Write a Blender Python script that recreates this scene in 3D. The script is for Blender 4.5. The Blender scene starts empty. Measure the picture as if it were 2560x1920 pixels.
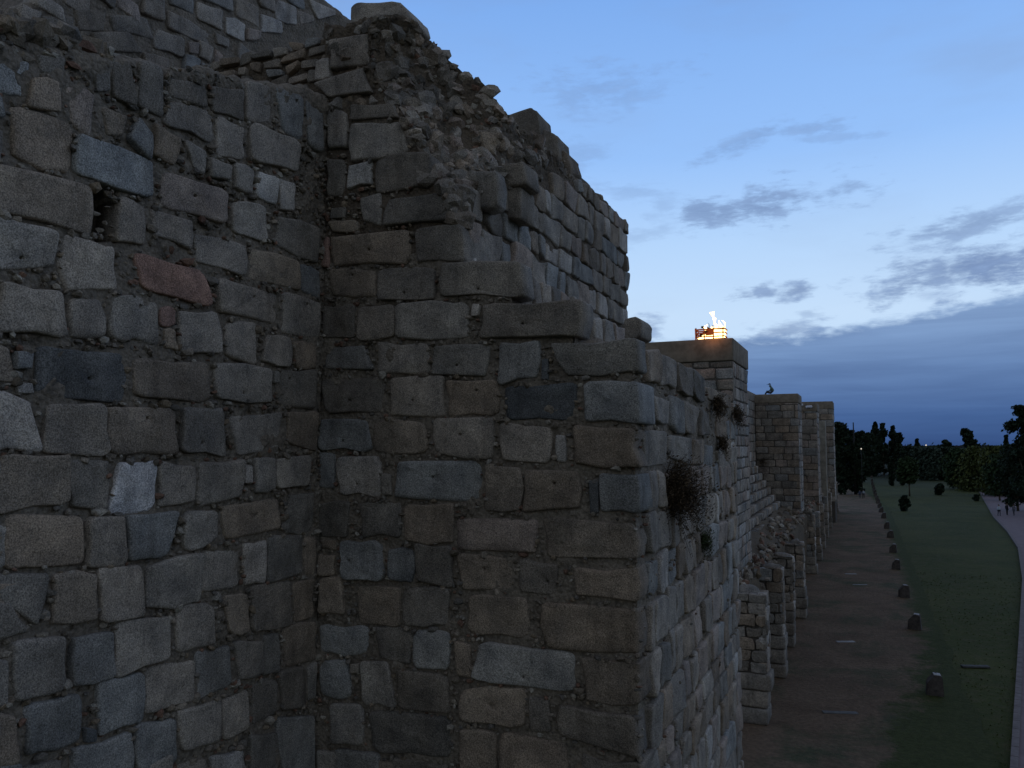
import bpy, math, random
from mathutils import Vector, noise, Matrix
random.seed(7)
R = random.Random(11)
sc = bpy.context.scene
COL = sc.collection

# ------------------------------------------------------------------ camera
FPX, CX, CY, HOR, VPX = 1990.0, 1280.0, 960.0, 1116.0, 2155.0
CAMZ = 11.0
TH = math.atan((VPX-CX)/FPX)
PI = math.atan((HOR-CY)/FPX)
FW = Vector((-math.sin(TH)*math.cos(PI), math.cos(TH)*math.cos(PI), math.sin(PI)))
RT = Vector((math.cos(TH), math.sin(TH), 0))
UP = RT.cross(FW)
CAM = Vector((0, 0, CAMZ))
cd = bpy.data.cameras.new('camera'); cam = bpy.data.objects.new('camera', cd); COL.objects.link(cam)
cd.sensor_width = 36; cd.lens = 36*FPX/2560; cd.clip_end = 9000; cd.clip_start = 0.1
cam.location = CAM
cam.matrix_world = Matrix.Translation(CAM) @ Matrix((RT, UP, -FW)).transposed().to_4x4()
sc.camera = cam
sc.view_settings.view_transform = 'Standard'; sc.view_settings.look = 'None'
sc.view_settings.gamma = 1; sc.view_settings.use_curve_mapping = False
sc.view_settings.exposure = 0.0
try:
    sc.cycles.use_denoising = True
    sc.cycles.max_bounces = 4
except Exception: pass

def ray(u, v): return FW*FPX + RT*(u-CX) + UP*(CY-v)
def onX(u, v, X): d = ray(u, v); return CAM + d*(X/d.x)
def onY(u, v, Y): d = ray(u, v); return CAM + d*(Y/d.y)
def onZ(u, v, Z=0.0): d = ray(u, v); return CAM + d*((Z-CAMZ)/d.z)
def azel(u, v):
    d = ray(u, v).normalized(); return math.atan2(d.x, d.y), math.asin(d.z)
def lin(r, g, b):
    f = lambda c: (c/255/12.92) if c/255 <= .04045 else ((c/255+.055)/1.055)**2.4
    return (f(r), f(g), f(b), 1)
def smooth(a, b, x):
    t = max(0, min(1, (x-a)/(b-a))); return t*t*(3-2*t)

# ------------------------------------------------------------------ node helper
class NT:
    def __init__(s, tree): s.t = tree; s.n = tree.nodes; s.l = tree.links
    def new(s, ty, **kw):
        x = s.n.new(ty)
        for k, v in kw.items(): setattr(x, k, v)
        return x
    def put(s, sock, v):
        if isinstance(v, bpy.types.NodeSocket): s.l.new(v, sock)
        elif v is not None: sock.default_value = v
    def m(s, op, a, b=None, c=None, clamp=False):
        x = s.new('ShaderNodeMath', operation=op); x.use_clamp = clamp
        s.put(x.inputs[0], a); s.put(x.inputs[1], b); s.put(x.inputs[2], c); return x.outputs[0]
    def mr(s, v, a, b, c=0.0, d=1.0, sm=False):
        x = s.new('ShaderNodeMapRange', interpolation_type='SMOOTHSTEP' if sm else 'LINEAR')
        s.put(x.inputs[0], v)
        for i, q in enumerate((a, b, c, d)): s.put(x.inputs[i+1], q)
        return x.outputs[0]
    def mix(s, f, a, b, mode='MIX'):
        x = s.new('ShaderNodeMix', data_type='RGBA', blend_type=mode)
        s.put(x.inputs[0], f); s.put(x.inputs[6], a); s.put(x.inputs[7], b); return x.outputs[2]
    def noise(s, vec, scale, det=4, rough=.55, dist=0.0):
        x = s.new('ShaderNodeTexNoise'); s.put(x.inputs['Vector'], vec)
        x.inputs['Scale'].default_value = scale; x.inputs['Detail'].default_value = det
        x.inputs['Roughness'].default_value = rough; x.inputs['Distortion'].default_value = dist
        return x.outputs[0]
    def ramp(s, v, stops):
        x = s.new('ShaderNodeValToRGB'); s.put(x.inputs[0], v); e = x.color_ramp.elements
        e[0].position, e[0].color = stops[0]; e[1].position, e[1].color = stops[-1]
        for p, c in stops[1:-1]: q = e.new(p); q.color = c
        return x.outputs[0]

# ------------------------------------------------------------------ world: dusk sky with clouds
w = bpy.data.worlds.new('World'); sc.world = w; w.use_nodes = True
N = NT(w.node_tree); N.n.clear()
tc = N.new('ShaderNodeTexCoord'); sep = N.new('ShaderNodeSeparateXYZ'); N.l.new(tc.outputs['Generated'], sep.inputs[0])
nx, ny, nz = sep.outputs
el = N.m('ARCSINE', nz); az = N.m('ARCTAN2', nx, ny)
cmb = N.new('ShaderNodeCombineXYZ'); N.put(cmb.inputs[0], az); N.put(cmb.inputs[1], N.m('MULTIPLY', el, 3.2)); cv = cmb.outputs[0]
n1 = N.noise(cv, 9, 6, .6, .3); n2 = N.noise(cv, 28, 5, .6); n3 = N.noise(cv, 2.2, 5, .55)
dg = math.radians
clear = N.ramp(N.m('DIVIDE', el, math.pi/2), [(0, lin(192, 217, 242)), (9/90, lin(194, 219, 246)), (14/90, lin(178, 210, 247)),
     (20/90, lin(148, 190, 245)), (30/90, lin(124, 170, 234)), (50/90, lin(122, 142, 178)), (1, lin(124, 132, 148))])
# the afterglow: brightest ahead, dimmer towards the sides and back
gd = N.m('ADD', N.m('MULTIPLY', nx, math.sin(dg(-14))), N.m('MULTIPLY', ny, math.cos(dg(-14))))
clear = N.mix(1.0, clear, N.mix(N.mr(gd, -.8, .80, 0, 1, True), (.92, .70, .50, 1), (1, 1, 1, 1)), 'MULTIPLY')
m_soft = N.mr(n3, .46, .72, 0, .40, True)                      # broad thin veil, thicker away from the glow
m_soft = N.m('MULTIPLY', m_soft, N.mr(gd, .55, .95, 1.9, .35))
col = N.mix(m_soft, clear, lin(132, 146, 172))
clouds = [ # u, v, half width, half height, tilt, strength
 (1900, 517, 175, 30, -7, 1.0), (1760, 528, 60, 22, 0, .9), (2080, 487, 110, 16, -10, .75), (1660, 520, 50, 20, 0, .35),
 (1500, 215, 150, 36, -4, .45), (1560, 240, 90, 22, -8, .4), (1880, 345, 110, 15, -16, .55), (2010, 322, 90, 16, 4, .55), (2080, 345, 130, 9, 4, .4),
 (1440, 385, 70, 30, 0, .35), (1580, 475, 90, 12, 4, .35), (1600, 590, 90, 14, -14, .35),
 (2440, 560, 190, 26, -8, .85), (2540, 520, 110, 24, -12, .75), (2260, 705, 95, 34, -3, 1.0), (2370, 690, 120, 30, -8, 1.0), (2490, 660, 150, 48, -12, 1.15), (2600, 640, 150, 60, -6, 1.15),
 (1858, 738, 32, 10, 0, .9), (1912, 730, 36, 13, 0, .95), (1995, 725, 56, 16, -6, 1.0), (2100, 706, 36, 13, 5, .7),
 (2020, 783, 34, 8, 0, .5), (1620, 822, 34, 22, 25, .8), (1960, 828, 90, 16, -4, .8), (2230, 700, 40, 12, 0, .5), (2330, 735, 120, 12, 0, .4)]
msk = None
nq = N.noise(cv, 55, 5, .62, .5)
nd = N.m('ADD', N.m('MULTIPLY', N.m('SUBTRACT', n1, .5), 2.2), N.m('ADD', N.m('MULTIPLY', N.m('SUBTRACT', n2, .5), 2.6), N.m('MULTIPLY', N.m('SUBTRACT', nq, .5), .9)))
for (u, v, hw, hh, t, s) in clouds:
    a0, e0 = azel(u, v); a1, _ = azel(u+hw, v); _, e1 = azel(u, v-hh)
    ra, re = abs(a1-a0)*1.5, abs(e1-e0)*2.1
    x = N.m('SUBTRACT', az, a0); y = N.m('SUBTRACT', el, e0); t = dg(-t)
    xr = N.m('ADD', N.m('MULTIPLY', x, math.cos(t)/ra), N.m('MULTIPLY', y, math.sin(t)/ra))
    yr = N.m('ADD', N.m('MULTIPLY', x, -math.sin(t)/re), N.m('MULTIPLY', y, math.cos(t)/re))
    q = N.m('SQRT', N.m('ADD', N.m('MULTIPLY', xr, xr), N.m('MULTIPLY', yr, yr)))
    f = N.mr(N.m('ADD', N.m('SUBTRACT', 1.0, q), N.m('MULTIPLY', nd, 1.0)), .0, 1.05, 0, s, True)
    msk = f if msk is None else N.m('MAXIMUM', msk, f)
col = N.mix(N.m('MULTIPLY', msk, .80, clamp=True), col, N.mix(N.mr(n2, .4, .7), lin(104, 128, 170), lin(128, 154, 196)))
# cloud bank low on the horizon, its top rising to the right
ea = azel(1640, 846); eb = azel(2000, 826); ec = azel(2560, 716)
l1 = N.mr(az, ea[0], eb[0], ea[1], eb[1]); l2 = N.mr(az, eb[0], ec[0], 0, ec[1]-eb[1])
line = N.m('ADD', l1, l2)
bd = N.m('ADD', N.m('SUBTRACT', line, el), N.m('MULTIPLY', nd, .010))
bank = N.mr(bd, -.001, .016, 0, 1, True)
bcol = N.ramp(N.m('DIVIDE', el, .25), [(0, lin(52, 78, 126)), (.14, lin(68, 98, 148)), (.36, lin(98, 128, 174)), (.62, lin(128, 158, 200)), (1, lin(150, 178, 216))])
cm2 = N.new('ShaderNodeCombineXYZ'); N.put(cm2.inputs[0], N.m('MULTIPLY', az, .7)); N.put(cm2.inputs[1], N.m('MULTIPLY', el, 9)); 
n4 = N.noise(cm2.outputs[0], 7, 5, .55, .4)
bcol = N.mix(1.0, bcol, N.mix(N.mr(n4, .3, .7), (.86, .86, .88, 1), (1.14, 1.12, 1.09, 1)), 'MULTIPLY')
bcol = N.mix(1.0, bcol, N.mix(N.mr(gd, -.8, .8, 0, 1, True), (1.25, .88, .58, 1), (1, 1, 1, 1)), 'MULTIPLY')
col = N.mix(bank, col, bcol)
col = N.mix(N.mr(el, -.004, 0), (.012, .014, .014, 1), col)
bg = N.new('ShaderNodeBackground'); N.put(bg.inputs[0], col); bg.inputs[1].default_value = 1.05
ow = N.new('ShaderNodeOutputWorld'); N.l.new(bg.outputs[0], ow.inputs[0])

# last trace of directional light from the afterglow
sd = bpy.data.lights.new('sun', 'SUN'); sd.energy = .05; sd.angle = dg(50); sd.color = (.9, .94, 1)
so = bpy.data.objects.new('sun', sd); COL.objects.link(so)
so.rotation_euler = Vector((math.sin(dg(48))*math.cos(dg(22)), math.cos(dg(48))*math.cos(dg(22)), math.sin(dg(22)))).to_track_quat('Z', 'Y').to_euler()

# ------------------------------------------------------------------ materials
def mat(name): 
    m = bpy.data.materials.new(name); m.use_nodes = True; n = NT(m.node_tree)
    p = n.n['Principled BSDF']; p.inputs['Roughness'].default_value = .95; p.inputs['Specular IOR Level'].default_value = .15
    return m, n, p
def bump(n, p, h, dist, strength=1.0, prev=None):
    b = n.new('ShaderNodeBump'); n.put(b.inputs['Height'], h); b.inputs['Distance'].default_value = dist
    b.inputs['Strength'].default_value = strength
    if prev: n.l.new(prev, b.inputs['Normal'])
    n.l.new(b.outputs[0], p.inputs['Normal']); return b.outputs[0]
def stone_mat(name, attr=None, speck=1.0, fine=60, bd=.020):
    m, n, p = mat(name)
    if attr: base = n.new('ShaderNodeAttribute', attribute_name=attr).outputs[0]
    else: base = n.new('ShaderNodeObjectInfo').outputs['Color']
    rnd = n.new('ShaderNodeObjectInfo').outputs['Random']
    pos = n.new('ShaderNodeNewGeometry').outputs['Position']
    off = n.new('ShaderNodeVectorMath', operation='ADD'); n.put(off.inputs[0], pos)
    c = n.new('ShaderNodeCombineXYZ'); n.put(c.inputs[0], n.m('MULTIPLY', rnd, 37)); n.put(c.inputs[2], n.m('MULTIPLY', rnd, 91)); n.l.new(c.outputs[0], off.inputs[1])
    v = off.outputs[0]
    a = n.noise(v, 2.3, 6, .62); b = n.noise(v, fine, 3, .75); d = n.noise(v, 9, 6, .65, .4)
    e = n.noise(v, fine*.38, 4, .7)
    c1 = n.mix(1.0, base, n.mix(n.mr(a, .3, .72), (.66, .67, .69, 1), (1.28, 1.25, 1.2, 1)), 'MULTIPLY')
    c1 = n.mix(1.0, c1, n.mix(n.mr(b, .36, .66), (1-.50*speck,)*3+(1,), (1+.75*speck,)*3+(1,)), 'MULTIPLY')
    c1 = n.mix(n.mr(d, .60, .74, 0, .55), c1, (.075, .072, .068, 1))       # dark lichen and soot stains
    c1 = n.mix(n.mr(n.noise(v, 5.5, 6, .7), .64, .74, 0, .35), c1, (.38, .36, .31, 1))  # pale lichen
    s1 = n.noise(pos, .55, 6, .65, .3)
    sv = n.new('ShaderNodeVectorMath', operation='MULTIPLY'); n.put(sv.inputs[0], pos); sv.inputs[1].default_value = (1.6, 1.6, .22)
    s2 = n.noise(sv.outputs[0], 1.6, 6, .7)
    c1 = n.mix(1.0, c1, n.mix(n.mr(s1, .32, .68), (.66, .64, .63, 1), (1.22, 1.20, 1.17, 1)), 'MULTIPLY')
    c1 = n.mix(1.0, c1, n.mix(n.mr(s2, .50, .70), (1.06, 1.06, 1.06, 1), (.70, .69, .68, 1)), 'MULTIPLY')
    n.put(p.inputs['Base Color'], c1)
    h = n.m('ADD', n.m('MULTIPLY', b, .30), n.m('ADD', n.m('MULTIPLY', e, .55), n.m('MULTIPLY', d, 1.5)))
    bump(n, p, h, bd, .9)
    return m
M_ST = stone_mat('granite_block'); M_CH = stone_mat('stone_chips', 'tint', .7)
M_FAR = stone_mat('granite_block_far', None, .5, 14, .05)
def mortar_mat(name, c0, c1, dark):
    m, n, p = mat(name)
    pos = n.new('ShaderNodeNewGeometry').outputs['Position']
    a = n.noise(pos, 1.7, 6, .6); b = n.noise(pos, 26, 6, .75); c = n.noise(pos, 6, 6, .65, .5)
    vo = n.new('ShaderNodeTexVoronoi'); n.put(vo.inputs['Vector'], pos); vo.inputs['Scale'].default_value = 17
    q = n.mix(n.mr(a, .3, .7), c0, c1)
    q = n.mix(1.0, q, n.mix(n.mr(b, .3, .7), (.55, .55, .56, 1), (1.4, 1.38, 1.34, 1)), 'MULTIPLY')
    q = n.mix(n.mr(c, .52, .68, 0, dark), q, (.03, .028, .025, 1))
    q = n.mix(n.mr(vo.outputs['Distance'], .0, .22, .35, 0), q, (.30, .27, .23, 1))
    n.put(p.inputs['Base Color'], q)
    bump(n, p, n.m('ADD', n.m('MULTIPLY', b, .7), n.m('ADD', n.m('MULTIPLY', c, 1.6), n.m('MULTIPLY', vo.outputs['Distance'], -.9))), .03, 1.0)
    return m
M_MO = mortar_mat('lime_mortar', (.19, .155, .122, 1), (.265, .22, .175, 1), .5)
M_RU = mortar_mat('rubble_core', (.115, .088, .066, 1), (.175, .135, .10, 1), .7)
M_JO = mortar_mat('joint_mortar_dark', (.085, .075, .065, 1), (.12, .10, .085, 1), .5)

def flat_mat(name, c, rough=.9, sc_=20, var=.3, bd=.004):
    m, n, p = mat(name); p.inputs['Roughness'].default_value = rough
    tcn = n.new('ShaderNodeNewGeometry').outputs['Position']
    a = n.noise(tcn, sc_, 5, .6)
    n.put(p.inputs['Base Color'], n.mix(1.0, (*c, 1), n.mix(n.mr(a, .3, .7), (1-var,)*3+(1,), (1+var,)*3+(1,)), 'MULTIPLY'))
    bump(n, p, a, bd)
    return m

PAL = {'g': (.282, .247, .214), 'b': (.246, .238, .228), 'n': (.248, .200, .158), 't': (.30, .24, .184), 'r': (.315, .20, .162),
       'w': (.54, .50, .485), 'd': (.200, .176, .152), 'p': (.296, .242, .208), 'k': (.115, .114, .114), 'l': (.39, .355, .325)}
def tint(c, v=.13):
    b = PAL[c]; k = 1+R.uniform(-v, v); h = R.uniform(-.03, .03)
    return (b[0]*k*(1+h), b[1]*k, b[2]*k*(1-h), 1)

# ------------------------------------------------------------------ object helpers
def link(name, me, parent=None, loc=(0, 0, 0), label=None, cat=None, group=None, kind=None):
    o = bpy.data.objects.new(name, me); COL.objects.link(o); o.location = loc
    if parent is not None: o.parent = parent
    for k, v in (('label', label), ('category', cat), ('group', group), ('kind', kind)):
        if v: o[k] = v
    return o
def thing(name, label, cat, loc, group=None):
    return link(name, None, None, loc, label, cat, group)
def mesh(name, vs, fs, m=None, sm=True):
    me = bpy.data.meshes.new(name); me.from_pydata(vs, [], fs)
    if m: me.materials.append(m)
    if sm: me.polygons.foreach_set('use_smooth', [True]*len(me.polygons))
    me.update(); return me
def child(name, vs, fs, m, parent, sm=True, kind=None, color=None):
    c = sum((Vector(v) for v in vs), Vector())/max(1, len(vs))
    p = parent.location
    me = mesh(name, [tuple(Vector(v)-c) for v in vs], fs, m, sm)
    o = link(name, me, parent, c-p, kind=kind)
    if color: o.color = color
    return o
def boxv(x0, x1, y0, y1, z0, z1):
    return [(x0, y0, z0), (x1, y0, z0), (x1, y1, z0), (x0, y1, z0), (x0, y0, z1), (x1, y0, z1), (x1, y1, z1), (x0, y1, z1)], \
           [(0, 3, 2, 1), (4, 5, 6, 7), (0, 1, 5, 4), (1, 2, 6, 5), (2, 3, 7, 6), (3, 0, 4, 7)]
def tube(path, radii, n=6):
    vs, fs = [], []
    for i, p in enumerate(path):
        p = Vector(p); a = Vector(path[max(0, i-1)]); b = Vector(path[min(len(path)-1, i+1)])
        t = (b-a).normalized(); s = t.orthogonal().normalized(); q = t.cross(s)
        for k in range(n):
            an = 2*math.pi*k/n; vs.append(tuple(p+(s*math.cos(an)+q*math.sin(an))*radii[i]))
    for i in range(len(path)-1):
        for k in range(n):
            a = i*n+k; b = i*n+(k+1) % n; fs.append((a, b, b+n, a+n))
    fs.append(tuple(range(n-1, -1, -1))); fs.append(tuple(range((len(path)-1)*n, len(path)*n)))
    return vs, fs
class Acc:
    def __init__(s): s.v = []; s.f = []; s.c = []
    def add(s, vs, fs, col=None):
        o = len(s.v); s.v += [tuple(v) for v in vs]; s.f += [tuple(i+o for i in f) for f in fs]
        if col: s.c += [col]*len(vs)
    def make(s, name, m, parent, kind=None, sm=True):
        o = child(name, s.v, s.f, m, parent, sm, kind)
        if s.c:
            at = o.data.attributes.new('tint', 'FLOAT_COLOR', 'POINT')
            at.data.foreach_set('color', [x for c in s.c for x in c])
        return o

class Plane:
    def __init__(s, O, A, Nn): s.O = Vector(O); s.A = Vector(A); s.B = Vector((0, 0, 1)); s.N = Vector(Nn)
    def p(s, a, b, n=0.0): return s.O+s.A*a+s.B*b+s.N*n
def PX(X): P = Plane((X, 0, 0), (0, 1, 0), (1, 0, 0)); P.inv = lambda u, v: (lambda q: (q.y, q.z))(onX(u, v, X)); return P
def PY(Y): P = Plane((0, Y, 0), (1, 0, 0), (0, -1, 0)); P.inv = lambda u, v: (lambda q: (q.x, q.z))(onY(u, v, Y)); return P

def stone(P, quad, parent, color='g', depth=.35, prot=None, n=32, grow=None, hole=None, pw=None, rough=1.0, name='stone', m=None, tintc=None, rings=None):
    """one block: rounded outline in the wall plane, worn arrises, undulating face"""
    q = [Vector((a, b, 0)) for a, b in quad]           # TL TR BR BL
    seed = Vector((R.uniform(0, 99), R.uniform(0, 99), R.uniform(0, 99)))
    if prot is None: prot = R.uniform(.0, .045)
    pw = pw or R.uniform(5.5, 13.0)
    wv = ((q[1]-q[0]).length+(q[2]-q[3]).length)/2; hv = ((q[3]-q[0]).length+(q[2]-q[1]).length)/2
    sz = min(wv, hv)/2
    cen = (q[0]+q[1]+q[2]+q[3])/4
    if n > 20 and grow is None: grow = .009
    if n > 20:
        for ci_ in range(4):
            if R.random() < (.10 if depth > .5 else .32): q[ci_] = q[ci_].lerp(cen, R.uniform(.03, .13))
    if grow: q = [k_+(k_-cen).normalized()*grow*1.4 for k_ in q]
    out = []
    for k in range(n):
        t = 2*math.pi*(k+.0)/n; c, s_ = math.cos(t), math.sin(t)
        x = math.copysign(abs(c)**(2/pw), c); y = math.copysign(abs(s_)**(2/pw), s_)
        fx, fy = (x+1)/2, (1-y)/2
        pt = (q[0]*(1-fx)+q[1]*fx)*(1-fy)+(q[3]*(1-fx)+q[2]*fx)*fy
        d = (pt-cen)
        am = min(.034, sz*.18)*rough
        pt = pt + d.normalized()*(noise.noise(pt*3.1+seed)*am*1.9+noise.noise(pt*11+seed)*am*.8)
        out.append(pt)
    bev = min(.042, sz*.26)*R.uniform(.55, 1.2); r = min(.95, bev/sz)
    tilt = Vector((R.uniform(-.05, .05), R.uniform(-.05, .05), 0))
    if depth > .5: lv = [(1, -depth), (1, -depth+.05), (1, -depth*.66), (1, -depth*.33), (1, -bev)]; lv[0] = (1-.5*r, -depth)
    else: lv = [(1, -depth), (1, -bev*.9)]
    inner = rings or (.82, .64, .46, .28)
    lv += [(1-r*.22, -bev*.35), (1-r*.6, -bev*.08), (1-r, 0)]+[(1-r)*k and ((1-r)*k, .006*(1-k)) for k in inner]
    hc = Vector((hole[0], hole[1], 0)) if hole else cen
    if hole: lv += [(-.030, .0), (-.021, -.012), (-.019, -.09)]
    vs, fs = [], []
    for (k, off) in lv:
        for pt in out:
            if k < 0: pp = hc+(pt-cen).normalized()*(-k)
            else:
                cc = cen.lerp(hc, max(0, min(1, (1-k)))) if hole else cen
                pp = cc+(pt-cen)*k
            w3 = seed+pp*1.0+Vector((0, 0, off))
            o2 = off
            if off > -bev*1.2:
                g = min(sz, .25)/.25*rough
                o2 += prot+g*(noise.noise(w3*2.6)*.036+noise.noise(w3*8)*.018+noise.noise(w3*21)*.006)+tilt.dot(pp-cen)
            jx = noise.noise(w3*7)*.012*rough if off < -bev*1.2 else 0
            pp = pp+(pp-cen).normalized()*jx if jx else pp
            vs.append(P.p(pp.x, pp.y, o2))
    nl = len(lv)
    for i in range(nl-1):
        for k in range(n):
            a = i*n+k; b = i*n+(k+1) % n; fs.append((a, a+n, b+n, b))
    if hole: vs.append(P.p(hc.x, hc.y, prot-.09))
    else: vs.append(P.p(cen.x, cen.y, prot+.006+noise.noise((seed+cen)*2.6)*.03*min(sz, .25)/.25*rough))
    ci = len(vs)-1; a = (nl-1)*n
    for k in range(n): fs.append((a+(k+1) % n, a+k, ci))
    fs.append(tuple(range(n)))
    if P.A.cross(P.B).dot(P.N) > 0: fs = [tuple(reversed(f)) for f in fs]
    fs = [tuple(reversed(f)) for f in fs]
    return child(name, vs, fs, m or M_ST, parent, color=tintc or tint(color))

def parse(txt, ox, oy, s=2.4578):
    out = []
    for ln in txt.strip().splitlines():
        t = ln.split('#')[0].split()
        if not t: continue
        v = [float(x) for x in t[:8]]; c = t[8] if len(t) > 8 else 'g'
        h = None; sx = None
        rest = t[9:]
        while rest:
            if rest[0] == 'h': h = (ox+float(rest[1])/s, oy+float(rest[2])/s); rest = rest[3:]
            elif rest[0] == 's': sx = ox+float(rest[1])/s; rest = rest[2:]
            else: rest = rest[1:]
        out.append(([(ox+v[i]/s, oy+v[i+1]/s) for i in range(0, 8, 2)], c, h, sx))
    return out

def rubble(c, r, seed, sub=1, squash=(1, 1, 1)):
    """one irregular fieldstone: displaced icosphere"""
    V, F = ICO[sub]; vs = []
    rot = Matrix.Rotation(seed*7.1 % 6.28, 3, 'Z') @ Matrix.Rotation(seed*3.7 % 6.28, 3, 'X')
    sv = Vector((seed*13.7 % 97, seed*5.1 % 89, seed))
    for v in V:
        k = 1+noise.noise(v*1.4+sv)*.55+noise.noise(v*3.1+sv)*.18
        # flatten towards box planes so that it reads as broken stone
        mx = max(abs(v.x), abs(v.y), abs(v.z)); k *= (1/mx)**.45
        p = rot @ Vector((v.x*r*squash[0], v.y*r*squash[1], v.z*r*squash[2]))*k
        vs.append(c+p)
    return vs, F
def ico(n):
    import bmesh
    b = bmesh.new(); bmesh.ops.create_icosphere(b, subdivisions=n, radius=1); b.verts.ensure_lookup_table()
    V = [v.co.copy() for v in b.verts]; F = [tuple(x.index for x in f.verts) for f in b.faces]; b.free(); return V, F
ICO = {1: ico(1), 2: ico(2), 3: ico(3)}
CHC = [(.22, .19, .155, 1), (.18, .15, .12, 1), (.19, .115, .085, 1), (.25, .21, .17, 1), (.15, .135, .12, 1), (.31, .28, .24, 1), (.17, .14, .11, 1), (.21, .165, .12, 1), (.20, .17, .14, 1)]

def inside(pt, poly):
    x, y = pt; c = False; j = len(poly)-1
    for i in range(len(poly)):
        xi, yi = poly[i]; xj, yj = poly[j]
        if (yi > y) != (yj > y) and x < (xj-xi)*(y-yi)/(yj-yi)+xi: c = not c
        j = i
    return c

# ================================================================== SETTING: ground
def sheet(name, pts, z, m, kind='structure'):
    return link(name, mesh(name, [(x, y, z) for x, y in pts], [tuple(range(len(pts)))], m, False), kind=kind)
m, n, p = mat('grass_ground')
pos = n.new('ShaderNodeNewGeometry').outputs['Position']
a = n.noise(pos, .12, 6, .6); b = n.noise(pos, 1.6, 6, .7); c = n.noise(pos, 14, 4, .7)
q = n.mix(n.mr(a, .35, .65), (.036, .046, .010, 1), (.064, .070, .018, 1))
q = n.mix(n.mr(b, .45, .72, 0, .55), q, (.100, .078, .044, 1))
q = n.mix(1.0, q, n.mix(n.mr(c, .3, .7), (.55, .55, .55, 1), (1.4, 1.4, 1.4, 1)), 'MULTIPLY')
sx = n.new('ShaderNodeSeparateXYZ'); n.put(sx.inputs[0], pos)
q = n.mix(n.mr(sx.outputs[1], 230, 330, 0, .85), q, (.010, .013, .008, 1))   # ground colour darkens far out beyond the lawn
n.put(p.inputs['Base Color'], q); bump(n, p, n.m('ADD', c, n.m('MULTIPLY', b, 2)), .06)
M_GR = m
def terrain():
    xs = [-3000, -800, -200, -60]+[(-20+i*1.0) for i in range(0, 60)]+[45, 60, 90, 140, 300, 900, 3000]
    ys = [-200, -40, 0, 10]+[14+i*1.5 for i in range(0, 100)]+[170, 190, 220, 260, 320, 420, 600, 1000, 2000, 5000]
    vs = []
    for y in ys:
        for x in xs: vs.append((x, y, noise.noise(Vector((x*.12, y*.12, 0)))*.08-.08 if 5 < y < 170 and -20 < x < 40 else -.06))
    W = len(xs); fs = [(j*W+i, j*W+i+1, (j+1)*W+i+1, (j+1)*W+i) for j in range(len(ys)-1) for i in range(W-1)]
    link('ground', mesh('ground', vs, fs, M_GR), kind='structure')
terrain()
m, n, p = mat('dirt_path')
pos = n.new('ShaderNodeNewGeometry').outputs['Position']
a = n.noise(pos, .35, 6, .65, .6); b = n.noise(pos, 5, 6, .7); c = n.noise(pos, 30, 4, .7)
q = n.mix(n.mr(a, .3, .7), (.100, .066, .042, 1), (.165, .112, .074, 1))
q = n.mix(n.mr(n.noise(pos, .22, 6, .7, .5), .50, .64, 0, .75), q, (.045, .058, .028, 1))
sx = n.new('ShaderNodeSeparateXYZ'); n.put(sx.inputs[0], pos)
X_, Y_ = sx.outputs[0], sx.outputs[1]
bdx = n.m('SUBTRACT', 2.7, n.m('MULTIPLY', n.m('MAXIMUM', n.m('SUBTRACT', 50.0, Y_), 0.0), .13))
bdx = n.m('SUBTRACT', bdx, n.m('MULTIPLY', n.m('POWER', n.m('MAXIMUM', n.m('SUBTRACT', Y_, 150.0), 0.001), 1.5), .006))
jit = n.m('MULTIPLY', n.m('SUBTRACT', n.noise(pos, .45, 6, .7), .5), 6.0); jit2 = n.m('MULTIPLY', n.m('SUBTRACT', n.noise(pos, 4, 5, .7), .5), 1.6)
gm = n.mr(n.m('ADD', n.m('SUBTRACT', X_, bdx), n.m('MULTIPLY', n.m('ADD', jit, jit2), n.mr(Y_, 35, 75, 1.0, .35))), -.5, .6, 0, 1, True)
gcol = n.mix(n.mr(n.noise(pos, 1.6, 6, .7), .3, .7), (.036, .045, .011, 1), (.058, .062, .020, 1))
q = n.mix(gm, q, gcol)
q = n.mix(1.0, q, n.mix(n.mr(b, .3, .7), (.65, .65, .65, 1), (1.3, 1.3, 1.28, 1)), 'MULTIPLY')
n.put(p.inputs['Base Color'], q); bump(n, p, n.m('ADD', c, n.m('MULTIPLY', b, 2)), .05)
M_DI = m
def strip(name, left, right, ys, z, m):
    vs, fs = [], []
    K = 10
    for y in ys:
        l, r_ = left(y), right(y)
        for k in range(K+1):
            x = l+(r_-l)*k/K; vs.append((x, y, z(x, y)))
    for j in range(len(ys)-1):
        for k in range(K):
            a0 = j*(K+1)+k; fs.append((a0, a0+1, a0+K+2, a0+K+1))
    return link(name, mesh(name, vs, fs, m), kind='structure')
ysr = [10+i*.8 for i in range(190)]+[164+i*4 for i in range(40)]
def bend(y): return -max(0, y-150)**1.5*.006
strip('dirt_path', lambda y: -7+bend(y), lambda y: 3.9+bend(y)+noise.noise(Vector((y*.25, 3, 0)))*.5,
      ysr, lambda x, y: .03+noise.noise(Vector((x*.5, y*.5, 5)))*.03, M_DI)
M_PV = flat_mat('paving_worn', (.17, .128, .132), .9, 1.2, .18, .01)
edge = [onZ(*q) for q in [(2533, 1990), (2537, 1900), (2543, 1790), (2551, 1640), (2556, 1540), (2560, 1450), (2548, 1372), (2520, 1330), (2486, 1294), (2462, 1252), (2444, 1222), (2430, 1204)]]
vs = []
for i, e in enumerate(edge):
    wd = 5.0 if i < 6 else 5.5+i*.5
    for k in range(5): vs.append((e.x+wd*k/4+(noise.noise(e*.9)*.12 if k == 0 else 0), e.y, .05))
fs = [(j*5+k, j*5+k+1, (j+1)*5+k+1, (j+1)*5+k) for j in range(len(edge)-1) for k in range(4)]
link('paved_path', mesh('paved_path', vs, fs, M_PV), kind='structure')
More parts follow.
